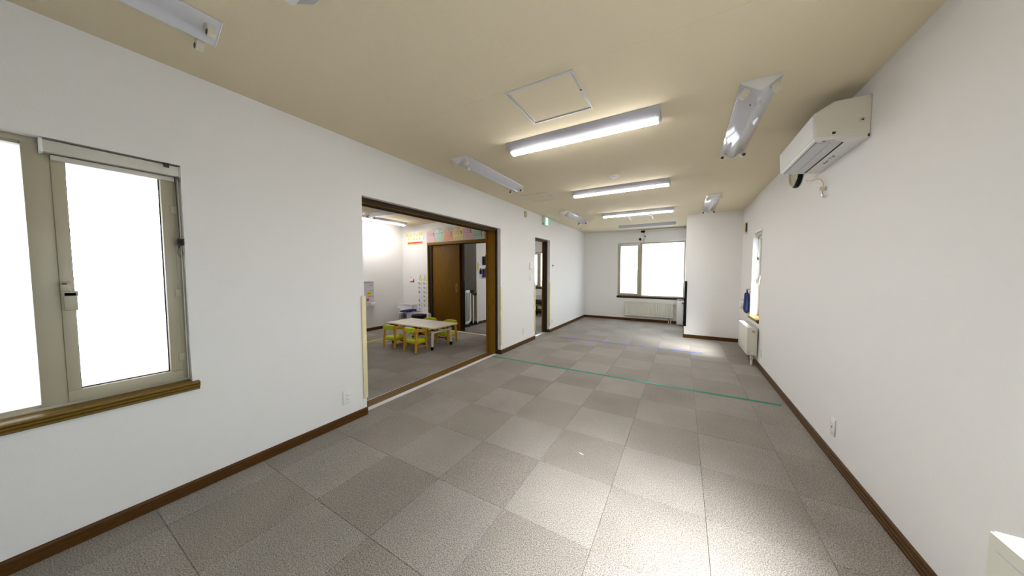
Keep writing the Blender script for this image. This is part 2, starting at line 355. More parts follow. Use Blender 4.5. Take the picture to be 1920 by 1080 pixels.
# ------------------------------------------------------------------ door frames
def frame_x(name, op, label, tracks, a=-2.84, jm='wood'):
    """lined opening in the left wall (x = XL)"""
    y0, y1, _, z1 = op; b = -2.65; r = structE(name, ((a+b)/2, (y0+y1)/2, 0), label=label); jt = 0.038
    h = B(a, b, y0, y1, z1-0.020, z1).build('head', 'darkwood', r)  # head and most rails in dark wood to paint in their shade
    for k, (p, q) in enumerate(((-2.668, -2.65), (-2.722, -2.703), (-2.778, -2.759), (-2.84, -2.815)) if tracks else ((-2.668, -2.65), (-2.745, -2.728))):
        B(p, q, y0+jt, y1-jt, z1-jt, z1-0.020).build('head_rail', 'wood' if k == 1 else 'darkwood', h)
    for p, q in (((-2.815, -2.778), (-2.759, -2.722)) if tracks else ((-2.728, -2.70),)): B(p, q, y0+jt, y1-jt, z1-0.022, z1-0.0195).build('head_channel', 'groove', h)
    for s, (p, q) in enumerate(((y0, y0+jt), (y1-jt, y1))):
        j = B(a, b, p, q, 0, z1-0.020).build('jamb', jm, r, bevel=0.002)
        e = (q, q+0.004) if s == 0 else (p-0.004, p)
        B(a, a+0.022, *e, 0, z1-jt).build('jamb_bead', jm, j); B(b-.020, b+.002, *((p, q+.002) if s == 0 else (p-.002, q)), 0, z1-.02).build('jamb_edge_shade', 'groove', j); B(a+0.022, a+0.030, e[0]+.002, e[1]+.002, 0, z1-jt).build('jamb_groove', 'groove', j)  # black strip along the room-side jamb edge paints in its shade
        if s == 1:
            for z in (1.92, 1.35, 0.75, 0.22): MB().cyl((a+0.042, p+.001, z), (a+0.042, p-0.003, z), 0.006, n=10).build('screw', 'dark', j)
    # casing on the playroom side
    for p, q in ((y0-.03, y0+.02), (y1-.02, y1+.03)): B(a-.03, a, p, q, 0, z1+.03).build('casing', 'wood', r, bevel=0.002)
    B(a-.03, a, y0-.03, y1+.03, z1-.02, z1+.03).build('casing', 'wood', r, bevel=0.002)
    if tracks:
        t = B(-2.845, -2.70, y0+jt, y1-jt, -0.006, 0.0015).build('threshold', 'groove', r)
        for p, q in ((-2.845, -2.836), (-2.817, -2.803), (-2.784, -2.770), (-2.751, -2.737), (-2.720, -2.698)):
            B(p, q, y0+jt, y1-jt, -0.006, 0.0035).build('threshold_rail', 'wood', t)
        B(-2.698, -2.642, y0, y1-jt, -0.006, 0.004).build('threshold_strip', 'strip', r, bevel=0.001)
        B(-2.853, -2.846, y0+jt, y1-jt, -0.006, 0.003).build('threshold_strip', 'alu', r)
    else:
        B(-2.735, -2.67, y0+jt, y1-jt, -0.006, 0.004).build('threshold_strip', 'alu', r, bevel=0.001)
    return r
frame_x('door_1', OP1, 'wide wooden lined opening with sliding door tracks to the playroom', True)
frame_x('door_2', OP2, 'narrow wooden lined doorway to the hall', False, -2.745, 'darkwood')
# fill the carpet gap inside the openings
B(-2.642, XL, OP1[0], OP1[1], -0.0065, -0.0005).build('carpet_tile', 'carpet_a', floor); B(-2.67, XL, OP2[0], OP2[1], -0.0065, -0.0005).build('carpet_tile', 'carpet_a', floor)
B(-2.765, -2.735, OP2[0], OP2[1], -0.0065, -0.0005).build('carpet_tile', 'carpet_b', floor)

# sliding door in the playroom's far wall
d3 = structE('door_3', (-4.43, 5.27, 0), label='brown wooden sliding door below the coloured month sheets')
B(OP3[0], OP3[1], YP-.02, YP2+.02, 2.012, 2.075).build('head', 'wood', d3, bevel=.002)
B(OP3[0]+.02, OP3[1], YP+.035, YP2-.02, 2.0, 2.012).build('head_channel', 'groove', d3)
B(OP3[0]-.015, OP3[0]+.010, YP-.02, YP2+.02, 0, 2.075).build('jamb', 'wood', d3, bevel=.002); B(OP3[1]-.04, OP3[1]+.03, YP-.02, YP2+.02, 0, 2.075).build('jamb', 'wood', d3, bevel=.002)
B(OP3[0]+.010, OP3[0]+.098, YP+.012, YP+.035, 0, 2.012).build('jamb_rebate', 'groove', d3)
p1 = B(-5.262, -4.425, YP+.04, YP+.075, 0.008, 2.005).build('door_panel', 'wood_door', d3, bevel=.003)
hb = B(-4.532, -4.492, YP+.036, YP+.041, .912, 1.088).build('pull_handle', 'brass', p1, bevel=.002); B(-4.523, -4.501, YP+.0345, YP+.0365, .925, 1.075).build('handle_recess', 'groove', hb)
B(-5.18, -4.335, YP+.088, YP+.122, 0.008, 2.005).build('door_panel', 'darkwood', d3, bevel=.003)
B(-4.347, -4.327, YP+.080, YP+.126, .10, 1.17).build('edge_guard', 'black', d3, bevel=.002)
B(OP3[0]+.03, OP3[1]-.04, YP+.03, YP2, -.006, .004).build('threshold', 'wood', d3); B(OP3[0]+.03, OP3[1]-.04, YP+.055, YP+.066, .0035, .0045).build('threshold_groove', 'groove', d3)
B(OP3[0]+.03, OP3[1]-.04, YP-.03, YP+.03, -.006, .0035).build('threshold_strip', 'strip', d3)

# ------------------------------------------------------------------ windows (local x along the wall, y outwards, z up)
SILLP = [(-.034, -.012), (-.036, -.006), (-.034, 0), (-.020, .003), (.0, .003), (.11, .003), (.11, -.02), (-.001, -.02), (-.001, -.05), (-.018, -.05), (-.024, -.044), (-.024, -.036), (-.020, -.033), (-.030, -.030), (-.034, -.024), (-.034, -.018), (-.028, -.015)]
def window(name, loc, rz, w, h, cas, dep, label, handle_side=1, sill_ext=.026, sill='sill'):
    r = structE(name, loc, rz, label)
    def P(b, n, m, par=None, **k):
        me_parent = par or r
        o = b.build(n, m, None, **k); o.parent = me_parent; return o
    f = MB(); e = 0.026
    f.box(0, w, dep, dep+.07, 0, e-.008).box(0, w, dep, dep+.07, h-e, h).box(0, e, dep, dep+.07, e-.008, h-e).box(w-e, w, dep, dep+.07, e-.008, h-e)
    fr = P(f, 'frame', 'frame', bevel=.002)
    c0, c1 = cas; fixed = None; lo, hi = e-.008, h-e
    if c0 > .2: mx = (c0-.072, c0); fixed = (e, c0-.072)
    elif c1 < w-.2: mx = (c1, c1+.072); fixed = (c1+.072, w-e)
    if fixed:
        P(B(*mx, dep-.006, dep+.07, lo, hi), 'mullion', 'frame', bevel=.002)
        a, b = fixed
        P(MB().box(a, b, dep+.012, dep+.05, lo, lo+.012).box(a, b, dep+.012, dep+.05, hi-.012, hi), 'glazing_bead', 'frame')
        P(B(a, b, dep+.030, dep+.036, lo, hi), 'pane', 'glass')
    st = .044
    sa = P(MB().box(c0, c1, dep-.012, dep+.05, lo, lo+.055).box(c0, c1, dep-.012, dep+.05, hi-.055, hi).box(c0, c0+st-.006, dep-.012, dep+.05, lo+.055, hi-.055).box(c1-st-.004, c1, dep-.012, dep+.05, lo+.055, hi-.055), 'casement', 'frame', bevel=.003)
    P(B(c0+st-.006, c1-st-.004, dep+.026, dep+.032, lo+.055, hi-.055), 'pane', 'glass')
    g = .004; P(MB().box(c0+st-.006, c1-st-.004, dep+.020, dep+.026, lo+.055, lo+.055+g).box(c0+st-.006, c0+st-.006+g, dep+.02, dep+.026, lo+.055, hi-.055).box(c1-st-.004-g, c1-st-.004, dep+.02, dep+.026, lo+.055, hi-.055), 'gasket', 'groove')
    hx = c0+.014 if handle_side > 0 else c1-.014; zc = h*.47
    hd = P(B(hx-.014, hx+.014, dep-.034, dep-.012, zc-.045, zc+.012), 'handle', 'frame', bevel=.003)
    P(MB().box(hx-.011, hx+.022*handle_side+.011, dep-.046, dep-.034, zc-.06, zc-.035).box(hx-.008, hx+.022*handle_side+.008, dep-.046, dep-.036, zc-.13, zc-.04), 'lever', 'frame', bevel=.003)
    P(B(hx-.010, hx+.004, dep-.0355, dep-.0335, zc-.002, zc+.006), 'keyhole', 'dark')
    kx = c1-.006 if handle_side > 0 else c0+.006
    for z in (h*.42, h*.8, h*.12): P(B(kx-.010, kx+.016, dep-.018, dep-.010, z-.022, z+.022), 'hinge', 'frame', bevel=.002)
    P(MB().prism([(a if a < .05 else dep+.01, b) for a, b in SILLP], (-sill_ext, 0, 0), (w+sill_ext, 0, 0), (0, 1, 0), (0, 0, 1)), 'sill', sill)
    return r
HP = math.pi/2
window('window_1', (XL, WIN1[0], WIN1[2]), HP, WIN1[1]-WIN1[0], WIN1[3]-WIN1[2], (1.189, 1.581), .062, 'beige framed window with narrow casement on the near left wall')
window('window_2', (WIN2[0], YF, WIN2[2]), 0, WIN2[1]-WIN2[0], WIN2[3]-WIN2[2], (.03, .57), .05, 'beige framed window in the far wall above the ribbed radiator', handle_side=-1, sill_ext=.012, sill='darkwood')
window('window_3', (XR, WIN3[1], WIN3[2]), -HP, WIN3[1]-WIN3[0], WIN3[3]-WIN3[2], (.028, .602), .125, 'narrow window in the right wall above the smooth radiator')
window('window_4', (XR, WIN4[1], WIN4[2]), -HP, WIN4[1]-WIN4[0], WIN4[3]-WIN4[2], (.028, .46), .085, 'window in the right wall beside the camera', handle_side=-1)
window('window_5', (WIN5[0], YF, WIN5[2]), 0, WIN5[1]-WIN5[0], WIN5[3]-WIN5[2], (.026, .245), .05, 'window seen through the narrow doorway', handle_side=-1, sill='darkwood')

# roller blind above the near casement, its chain and the bunched cord
rb = thing('roller_blind', 'rolled up grey blind with bunched cord in the near left window', 'blind', (XL-.03, .335, 1.9))
B(XL-.058, XL-.004, .119, .551, 1.917, 1.973).build('blind_case', 'blind', rb, bevel=.004); B(XL-.055, XL-.001, .111, .121, 1.912, 1.976).build('end_cap', 'white', rb, bevel=.002); B(XL-.055, XL-.001, .549, .555, 1.912, 1.976).build('end_cap', 'blind', rb, bevel=.002)
B(XL-.052, XL-.028, .14, .535, 1.889, 1.912).build('bottom_rail', 'blind', rb, bevel=.003)
B(XL-.02, XL+.004, .49, .512, 1.957, 1.982).build('bracket_clip', 'dark', rb, bevel=.002)
MB().tube([(XL-.025, .536, 1.915), (XL-.02, .539, 1.7), (XL-.016, .54, 1.56), (XL-.018, .537, 1.5)], .0022).build('chain', 'dark', rb, smooth=True)
ck = MB()
for k in range(7):
    a = k*.9; c = Vector((XL-.014, .540, 1.535)); ck.tube([c+Vector((.006*math.sin(a), .014*math.cos(a*1.3+t*.9), .018*math.sin(t*1.1+a))) for t in range(8)], .003)
ck.tube([(XL-.014, .535, 1.52), (XL-.012, .528, 1.47), (XL-.012, .54, 1.445), (XL-.012, .548, 1.46), (XL-.012, .545, 1.52)], .0016)
ck.build('bunched_cord', 'dark', rb, smooth=True)
MB().tube([(XL-.022, .546, 1.9), (XL-.022, .546, 1.2), (XL-.022, .546, .71)], .002).build('cord', 'blind', rb, smooth=True)
rb2 = thing('roller_blind', 'rolled up blind over the narrow pane of the far window', 'blind', (-1.34, YF, 2.13))
B(-1.625, -1.06, YF-.008, YF+.04, 2.122, 2.178).build('blind_case', 'blind', rb2, bevel=.004); B(-1.60, -1.07, YF+.008, YF+.03, 2.10, 2.119).build('bottom_rail', 'blind', rb2, bevel=.002); B(-1.585, -1.555, YF-.012, YF-.007, 2.155, 2.172).build('bracket_clip', 'dark', rb2)
rb3 = thing('roller_blind', 'rolled up blind inside the narrow right wall window', 'blind', (XR+.05, 5.78, 1.94))
B(XR+.05, XR+.115, 5.49, 6.08, 1.925, 1.985).build('blind_case', 'blind', rb3, bevel=.004); B(XR+.07, XR+.10, 5.50, 6.07, 1.895, 1.92).build('bottom_rail', 'blind', rb3, bevel=.002)
MB().tube([(XR+.06, 6.07, 1.93), (XR+.058, 6.072, 1.6), (XR+.06, 6.07, 1.2)], .0025).build('chain', 'dark', rb3, smooth=True)
MB().soft((XR+.062, 6.06, 1.58), (.03, .03, .05), seed=3).build('bunched_cord', 'dark', rb3, smooth=True)

rb4 = thing('roller_blind', 'rolled up blind of the window seen through the narrow doorway', 'blind', (-4.25, YF, 1.99))
B(-4.385, -4.10, YF-.012, YF+.04, 1.968, 2.022).build('blind_case', 'blind', rb4, bevel=.004); B(-4.20, -4.17, YF-.018, YF-.011, 2.0, 2.016).build('bracket_clip', 'dark', rb4)
# ------------------------------------------------------------------ ceiling lights
def led(x, y, lit, label, rz=0, lamp='led'):
    r = thing('strip_light', label, 'ceiling light', (x, y, H), 'LED strip lights', rz); L2 = .635
    def P(b, n, m, par=None, **k):
        o = b.build(n, m, None, **k); o.parent = par or r; return o
    P(MB().prism([(-.116, -.0005), (-.116, -.004), (-.044, -.054), (.044, -.054), (.116, -.004), (.116, -.0005)], (-L2, 0, 0), (L2, 0, 0), (0, 1, 0), (0, 0, 1)), 'housing', 'lamp_shade', bevel=.001)
    q = [(-.040, -.053), (-.040, -.060), (-.034, -.068), (-.020, -.073), (0, -.0745), (.020, -.073), (.034, -.068), (.040, -.060), (.040, -.053)]
    P(MB().prism(q, (-L2+.014, 0, 0), (L2-.014, 0, 0), (0, 1, 0), (0, 0, 1)), 'diffuser', lamp if lit else 'led_off', smooth=True)
    for s in (-1, 1): P(MB().prism([(a*1.03, b) for a, b in q], (s*(L2-.014), 0, 0), (s*(L2-.002), 0, 0), (0, 1, 0), (0, 0, 1)), 'end_cap', 'white')
    return r
led(-.808, .628, False, 'unlit strip light cut off by the top edge of the view')
led(-.808, 2.487, True, 'lit white strip light nearest the camera, beside the large ceiling hatch')
led(-.808, 4.33, True, 'lit white strip light just beyond the round smoke detector')
led(-.808, 6.20, True, 'lit white strip light, third along the ceiling')
led(-.808, 7.98, False, 'unlit grey strip light nearest the far window')
led(-5.79, 4.235, True, 'lit strip light on the playroom ceiling along its left wall', HP, 'led_playroom')
led(-3.75, 7.2, True, 'unseen strip light added to light the hall beyond the narrow doorway', HP, 'led_hall_added')  # lamp out of view, added to light the hall

def batten(label):
    r = thing('batten_light', label, 'ceiling light', (0, 0, H), 'empty fluorescent battens'); L2 = .625
    def P(b, n, m, par=None, **k):
        o = b.build(n, m, None, **k); o.parent = par or r; return o
    q = [(-.102, -.0005), (-.102, -.008), (-.008, -.072), (.008, -.072), (.102, -.008), (.102, -.0005)]
    P(MB().prism(q, (0, -L2, 0), (0, L2, 0), (1, 0, 0), (0, 0, 1)), 'reflector', 'enamel', bevel=.002)
    for s in (-1, 1):
        P(MB().prism([(a*1.02, b*1.02) for a, b in q], (0, s*L2, 0), (0, s*(L2+.004), 0), (1, 0, 0), (0, 0, 1)), 'end_plate', 'white', bevel=.001)
        for t in (-1, 1):
            c = Vector((t*.062, s*(L2-.035), -.036)); nrm = Vector((t*.56, 0, -.83))
            k = P(MB().prism([(-.021, 0), (.021, 0), (.021, .040), (.012, .056), (-.012, .056), (-.021, .040)], c+Vector((0, -.014, 0)), c+Vector((0, .014, 0)), Vector((nrm.z, 0, -nrm.x))*-1, nrm), 'lamp_socket', 'cream', bevel=.002)
            P(MB().cyl(c+nrm*.038+Vector((0, -s*.013, 0)), c+nrm*.038+Vector((0, -s*.0155, 0)), .013, n=12), 'socket_hole', 'dark', par=k)
    k = P(MB().cyl((.012, -L2+.16, -.066), (.012, -L2+.16, -.092), .013, n=14), 'starter', 'white', smooth=True)
    P(MB().cyl((-.02, -L2+.20, -.060), (-.02, -L2+.20, -.0635), .009, n=10), 'knockout', 'dark')
    return r
bt = batten('empty fluorescent batten nearest the camera, in the upper left corner'); bt.location = (-2.026, -.05, H)
dup(bt, (-2.026, 3.018, H), 0, 'empty fluorescent batten above the wide sliding door opening')
dup(bt, (-2.026, 6.12, H), 0, 'empty fluorescent batten beyond the green exit sign')
dup(bt, (.385, 2.995, H), 0, 'large empty fluorescent batten beside the wall air conditioner')
dup(bt, (.380, 6.06, H), 0, 'small empty fluorescent batten in front of the alcove wall')
dup(bt, (-4.93, 3.80, H), HP, 'empty fluorescent batten on the playroom ceiling')

# ceiling hatches
def hatch(x, y, label, m='alu'):
    r = thing('ceiling_hatch', label, 'ceiling hatch', (x, y, H), 'ceiling hatches'); a = .232
    f = MB()
    for w, z, i in ((.010, -.006, 0), (.009, -.003, .014)):
        b = a-i
        f.box(x-b, x+b, y-b, y-b+w, H+z, H).box(x-b, x+b, y+b-w, y+b, H+z, H).box(x-b, x-b+w, y-b+w, y+b-w, H+z, H).box(x+b-w, x+b, y-b+w, y+b-w, H+z, H)
    f.build('hatch_frame', m, r)
    g = MB(); b = a-.010
    g.box(x-b, x+b, y-b, y-b+.004, H-.001, H).box(x-b, x+b, y+b-.004, y+b, H-.001, H).box(x-b, x-b+.004, y-b, y+b, H-.001, H).box(x+b-.004, x+b, y-b, y+b, H-.001, H).build('shadow_gap', 'olive', r)
    B(x-a+.024, x+a-.024, y-a+.024, y+a-.024, H-.0025, H).build('hatch_panel', 'ceiling', r)
    MB().cyl((x+a-.012, y-.02, H-.002), (x+a-.012, y-.02, H-.008), .006, n=10).build('lock', 'dark', r)
hatch(-.822, 1.95, 'square ceiling hatch with metal frame nearest the camera')
hatch(-2.018, 4.30, 'faint square ceiling hatch above the left wall doorways'); hatch(-.82, 6.98, 'square ceiling hatch farthest away, between two strip lights')

sd = thing('smoke_detector', 'round white smoke detector on the ceiling between two strip lights', 'smoke detector', (-.75, 3.77, H))
MB().lathe([(.052, 0), (.052, -.012), (.047, -.016)], (-.75, 3.77, H), n=28).build('base', 'cream', sd, smooth=True)
MB().lathe([(.047, -.014), (.046, -.026), (.036, -.036), (.018, -.040), (0, -.041)], (-.75, 3.77, H), n=28).build('sensor_cap', 'white', sd, smooth=True)
MB().cyl((-.79, 3.90, H), (-.79, 3.90, H-.012), .006, n=8).build('indicator', 'white', sd)
tag(MB().lathe([(.05, 0), (.05, -.006), (.040, -.016), (.012, -.018), (0, -.018)], (-2.40, 7.86, H), n=24).build('ceiling_sensor', 'shade', smooth=True), 'small round grey sensor on the ceiling in the far left corner', 'sensor')

# ------------------------------------------------------------------ air conditioner, clock, loose cable
ac = thing('air_conditioner', 'white wall mounted air conditioner high on the right wall', 'air conditioner', (XR-.12, 3.075, 2.18))
Y0, Y1 = 2.69, 3.46
zu = lambda x: 2.207-(x-.735)/.231*.026
q = [(XR, 2.180), (XR, 2.436), (.812, 2.436), (.800, 2.434), (.712, 2.382), (.706, 2.370), (.716, 2.222), (.722, 2.212), (.735, 2.207)]
MB().prism(q, (0, Y0, 0), (0, Y1, 0), (1, 0, 0), (0, 0, 1)).build('body', 'white', ac, bevel=.003)
MB().prism([(.7075, 2.372), (.7035, 2.372), (.7125, 2.228), (.7165, 2.228)], (0, Y0+.006, 0), (0, Y1-.006, 0), (1, 0, 0), (0, 0, 1)).build('front_panel', 'white', ac)
cv = MB().prism([(XR-.006, 2.19), (XR-.006, 2.428), (.814, 2.428), (.802, 2.426), (.722, 2.378), (.717, 2.368), (.727, 2.232)], (0, Y0-.003, 0), (0, Y0+.002, 0), (1, 0, 0), (0, 0, 1)).build('side_cover', 'pale_cream', ac)
cs = MB().lathe([(.013, 0), (.013, .003), (.009, .004)], (.928, Y0-.003, 2.29), axis=(0, -1, 0), n=18).build('cover_screw', 'chrome', cv); MB().cyl((.928, Y0-.0065, 2.29), (.928, Y0-.008, 2.29), .005, n=10).build('screw_slot', 'dark', cs)
B(.797, .813, Y0-.0045, Y0-.002, 2.232, 2.246).build('side_tab', 'dark', cv)
B(XR-.012, XR-.004, Y0-.004, Y0+.002, 2.185, 2.20).build('cover_notch', 'dark', cv)
def under(x0, x1, y0, y1, d0, d1): return MB().prism([(x0, zu(x0)-d1), (x1, zu(x1)-d1), (x1, zu(x1)-d0), (x0, zu(x0)-d0)], (0, y0, 0), (0, y1, 0), (1, 0, 0), (0, 0, 1))
under(.737, .803, Y0+.045, Y1-.02, -.002, .0035).build('louver', 'shade', ac); under(.806, .860, Y0+.045, Y1-.02, -.002, .003).build('louver', 'shade', ac)
under(.733, .737, Y0+.03, Y1-.015, -.002, .0008).build('seam', 'dark', ac); under(.803, .806, Y0+.045, Y1-.02, -.002, .0008).build('seam', 'olive', ac)
under(.861, .873, Y0+.06, Y1-.02, -.002, .0012).build('outlet_slot', 'groove', ac)
under(.76, .778, Y0+.016, Y0+.026, -.002, .001).build('display', 'black', ac); under(.782, .82, Y0+.017, Y0+.022, -.002, .001).build('indicator_print', 'ink', ac)
pr = MB()
for k, (a, b, c, d) in enumerate(((.905, .925, 3.17, 3.20), (.908, .918, 3.12, 3.165), (.90, .926, 3.07, 3.078), (.91, .93, 3.02, 3.05), (.902, .906, 3.0, 3.10), (.925, .929, 2.94, 3.0))):
    n = len(pr.v); u = under(a, b, c, d, -.002, .0008); pr.add(u.v, u.f)
pr.build('rating_print', 'ink', ac)

ck = thing('wall_clock', 'round wall clock with black rim, half hidden behind the air conditioner', 'clock', (XR, 4.0, 2.365)); cc = (XR, 4.0, 2.365)
MB().lathe([(.150, 0), (.166, .004), (.168, .020), (.160, .030), (.150, .030)], cc, axis=(-1, 0, 0), n=48).build('rim', 'black', ck, smooth=True)
MB().lathe([(.146, .028), (.152, .036), (.146, .042), (.136, .034)], cc, axis=(-1, 0, 0), n=48).build('bezel', 'chrome', ck, smooth=True)
MB().cyl(Vector(cc)+Vector((-.012, 0, 0)), Vector(cc)+Vector((-.031, 0, 0)), .140, n=48).build('dial', 'clockface', ck)
B(XR-.034, XR-.032, 3.996, 4.004, 2.365, 2.455).build('minute_hand', 'black', ck); MB().bar((XR-.035, 4.0, 2.365), (XR-.035, 3.95, 2.33), .009, .002).build('hour_hand', 'black', ck)

cb = thing('loose_cable', 'thin beige cable with connector hanging below the air conditioner', 'cable', (XR-.02, 3.33, 2.1))
MB().tube([(XR-.03, 3.66, 2.178), (XR-.025, 3.55, 2.150), (XR-.022, 3.44, 2.135), (XR-.02, 3.36, 2.105), (XR-.02, 3.315, 2.07), (XR-.02, 3.30, 2.04)], .0045).build('cord', 'tan', cb, smooth=True)
B(XR-.034, XR-.008, 3.30, 3.345, 2.012, 2.038).build('connector', 'cream', cb, bevel=.003); B(XR-.036, XR-.033, 3.30, 3.315, 2.016, 2.034).build('connector_pin', 'brass', cb)
MB().tube([(XR-.02, 3.315, 2.012), (XR-.019, 3.318, 1.985), (XR-.018, 3.312, 1.965)], .006).build('plug', 'chrome', cb, smooth=True); B(XR-.026, XR-.010, 3.295, 3.322, 1.948, 1.968).build('plug_tip', 'white', cb, bevel=.004)

# ------------------------------------------------------------------ panel radiators (local: front faces -y)
def radiator(label, loc, rz, w, h, d, ribs, pipe_x, knob_end, group='panel radiators'):
    r = thing('radiator', label, 'radiator', loc, group, rz)
    def P(b, n, m, par=None, **k):
        o = b.build(n, m, None, **k); o.parent = par or r; return o
    z0 = .15
    P(B(-w/2+.004, w/2-.004, -d+.016, -d*.75+.016, z0, z0+h-.004), 'front_panel', 'ivory', bevel=.006)
    if ribs:
        n = int(w/.05); f = MB()
        for k in range(n):
            x = -w/2+.03+(w-.06)*(k+.5)/n; f.prism([(x-.016, -d+.017), (x-.010, -d+.008), (x+.010, -d+.008), (x+.016, -d+.017)], (0, 0, z0+.03), (0, 0, z0+h-.035), (1, 0, 0), (0, 1, 0))
        P(f, 'pressed_ribs', 'ivory')
        P(MB().box(-w/2, w/2, -d+.004, -d+.02, z0+h-.028, z0+h-.004).box(-w/2, w/2, -d+.004, -d+.02, z0, z0+.022), 'edge_rail', 'ivory', bevel=.003)
    else:
        P(B(-w/2, w/2, -d, -d+.018, z0+.004, z0+h-.002), 'cover_plate', 'ivory', bevel=.004)
        P(MB().box(-w/2+.03, w/2-.03, -d-.0015, -d+.001, z0+h-.045, z0+h-.042), 'plate_groove', 'shade')
    P(B(-w/2+.01, w/2-.01, -.045, -.02, z0+.01, z0+h-.02), 'rear_panel', 'ivory', bevel=.004)
    for s in (-1, 1): P(B(s*w/2-.004*s, s*w/2, -d+.012, -.018, z0+.003, z0+h), 'side_panel', 'ivory', bevel=.0015)
    t = P(B(-w/2, w/2, -d+.010, -.018, z0+h-.004, z0+h), 'top_grille', 'ivory')
    g = MB()
    for k in range(int(w/.03)):
        x = -w/2+.02+k*.03
        if x < w/2-.02: g.box(x, x+.018, -d+.03, -.035, z0+h-.0005, z0+h+.0006)
    P(g, 'grille_slots', 'shade', par=t)
    e = knob_end*w/2
    kn = P(MB().cyl((e, -d*.5, z0+h-.05), (e+knob_end*.05, -d*.5, z0+h-.05), .018, .015, n=16), 'valve_knob', 'brass', smooth=True)
    P(MB().cyl((e, -d*.5, z0+h-.05), (e+knob_end*.012, -d*.5, z0+h-.05), .022, n=16), 'valve_collar', 'white', par=kn)
    P(MB().cyl((e, -d*.5, z0+.04), (e+knob_end*.006, -d*.5, z0+.04), .014, n=14), 'blanking_plug', 'white')
    for q in (0, .05):
        p = P(MB().cyl((pipe_x+q, -d*.45, 0), (pipe_x+q, -d*.45, z0+.01), .011, n=12), 'pipe', 'cream', smooth=True)
        P(MB().cyl((pipe_x+q, -d*.45, 0.085), (pipe_x+q, -d*.45, .125), .017, n=8), 'pipe_nut', 'chrome', par=p)
    for x in (-w*.36, w*.36): P(B(x-.015, x+.015, -.022, -.0015, z0+.06, z0+h-.06), 'bracket', 'white')
    return r
radiator('ivory ribbed panel radiator below the far window', (-.803, YF, 0), 0, 1.20, .405, .105, True, .50, 1)
radiator('smooth white panel radiator on the right wall below the narrow window', (XR, 5.78, 0), -HP, .76, .405, .135, False, .27, 1)
radiator('white radiator corner at the bottom right edge of the view', (XR, .70, 0), -HP, 1.50, .432, .152, False, .6, 1)
radiator('radiator in the hall seen through the narrow doorway', (-3.75, YF, 0), 0, 1.25, .47, .105, True, .5, 1)

# ------------------------------------------------------------------ small wall fittings
def plate_x(name, label, cat, x, nx, y, z, w, h, t, kind, m='white', group=None):
    r = thing(name, label, cat, (x, y, z), group)
    a, b = (x, x+nx*t)
    B(a, b, y-w/2, y+w/2, z-h/2, z+h/2).build('cover_plate', m, r, bevel=min(.003, t*.4))
    i = x+nx*(t+.0015)
    def I(y0, y1, z0, z1, mm, n, e=0.0): return B(x+nx*t*.8, i+nx*e, y0, y1, z0, z1).build(n, mm, r)
    if kind == 'outlet':
        I(y-.014, y+.014, z-.032, z+.032, 'white', 'socket_insert')
        for zz in (z-.017, z+.017):
            for yy in (y-.006, y+.006): I(yy-.0012, yy+.0012, zz-.004, zz+.004, 'dark', 'slot', .0006)
    elif kind == 'switch': I(y-.018, y+.018, z-.036, z+.036, 'paper', 'rocker', .003)
    elif kind == 'jack':
        I(y-.014, y+.014, z-.032, z+.032, 'white', 'socket_insert'); I(y-.006, y+.006, z-.006, z+.006, 'dark', 'jack_hole', .0006)
    elif kind == 'thermo':
        I(y-.026, y+.026, z-.004, z+.038, 'board', 'display', .001); I(y-.02, y+.02, z-.045, z-.028, 'cream', 'button', .002)
    elif kind == 'intercom': I(y-.016, y+.018, z-.012, z+.014, 'dark', 'sensor_eye', .012)
    return r
plate_x('power_outlet', 'white outlet low on the left wall beside the wide opening', 'outlet', XL, 1, 1.503, .235, .072, .122, .008, 'outlet', group='wall outlets')
plate_x('power_outlet', 'white outlet low on the wall between the two doorways', 'outlet', XL, 1, 4.895, .247, .072, .122, .008, 'outlet', group='wall outlets')
plate_x('power_outlet', 'white outlet low on the wall beyond the narrow doorway', 'outlet', XL, 1, 6.32, .242, .072, .122, .008, 'outlet', group='wall outlets')
plate_x('power_outlet', 'white outlet on the right wall near the smooth radiator', 'outlet', XR, -1, 5.24, .247, .072, .122, .008, 'outlet', group='wall outlets')
plate_x('antenna_jack', 'white jack plate low on the right wall below the air conditioner', 'outlet', XR, -1, 2.95, .243, .072, .122, .008, 'jack')
plate_x('thermostat', 'white thermostat panel left of the narrow doorway', 'thermostat', XL, 1, 5.19, 1.482, .115, .125, .022, 'thermo')
plate_x('light_switch', 'white light switch below the thermostat', 'switch', XL, 1, 5.185, 1.258, .072, .122, .008, 'switch')
plate_x('sensor_switch', 'white switch plate with dark eye right of the narrow doorway', 'switch', XL, 1, 6.305, 1.515, .05, .12, .010, 'intercom')
plate_x('wall_sounder', 'small beige box near the ceiling left of the exit sign', 'wall box', XL, 1, 4.965, 2.445, .085, .112, .012, '', m='olive')
pv = thing('wall_vent', 'small beige and brown vent box near the ceiling by the alcove', 'vent', (XR, 6.72, 2.16))
B(XR-.035, XR, 6.64, 6.78, 2.055, 2.245).build('vent_body', 'cream', pv, bevel=.003); B(XR-.038, XR-.034, 6.655, 6.765, 2.075, 2.225).build('vent_cover', 'tan', pv); B(XR-.03, XR-.008, 6.637, 6.641, 2.075, 2.225).build('vent_opening', 'dark', pv)

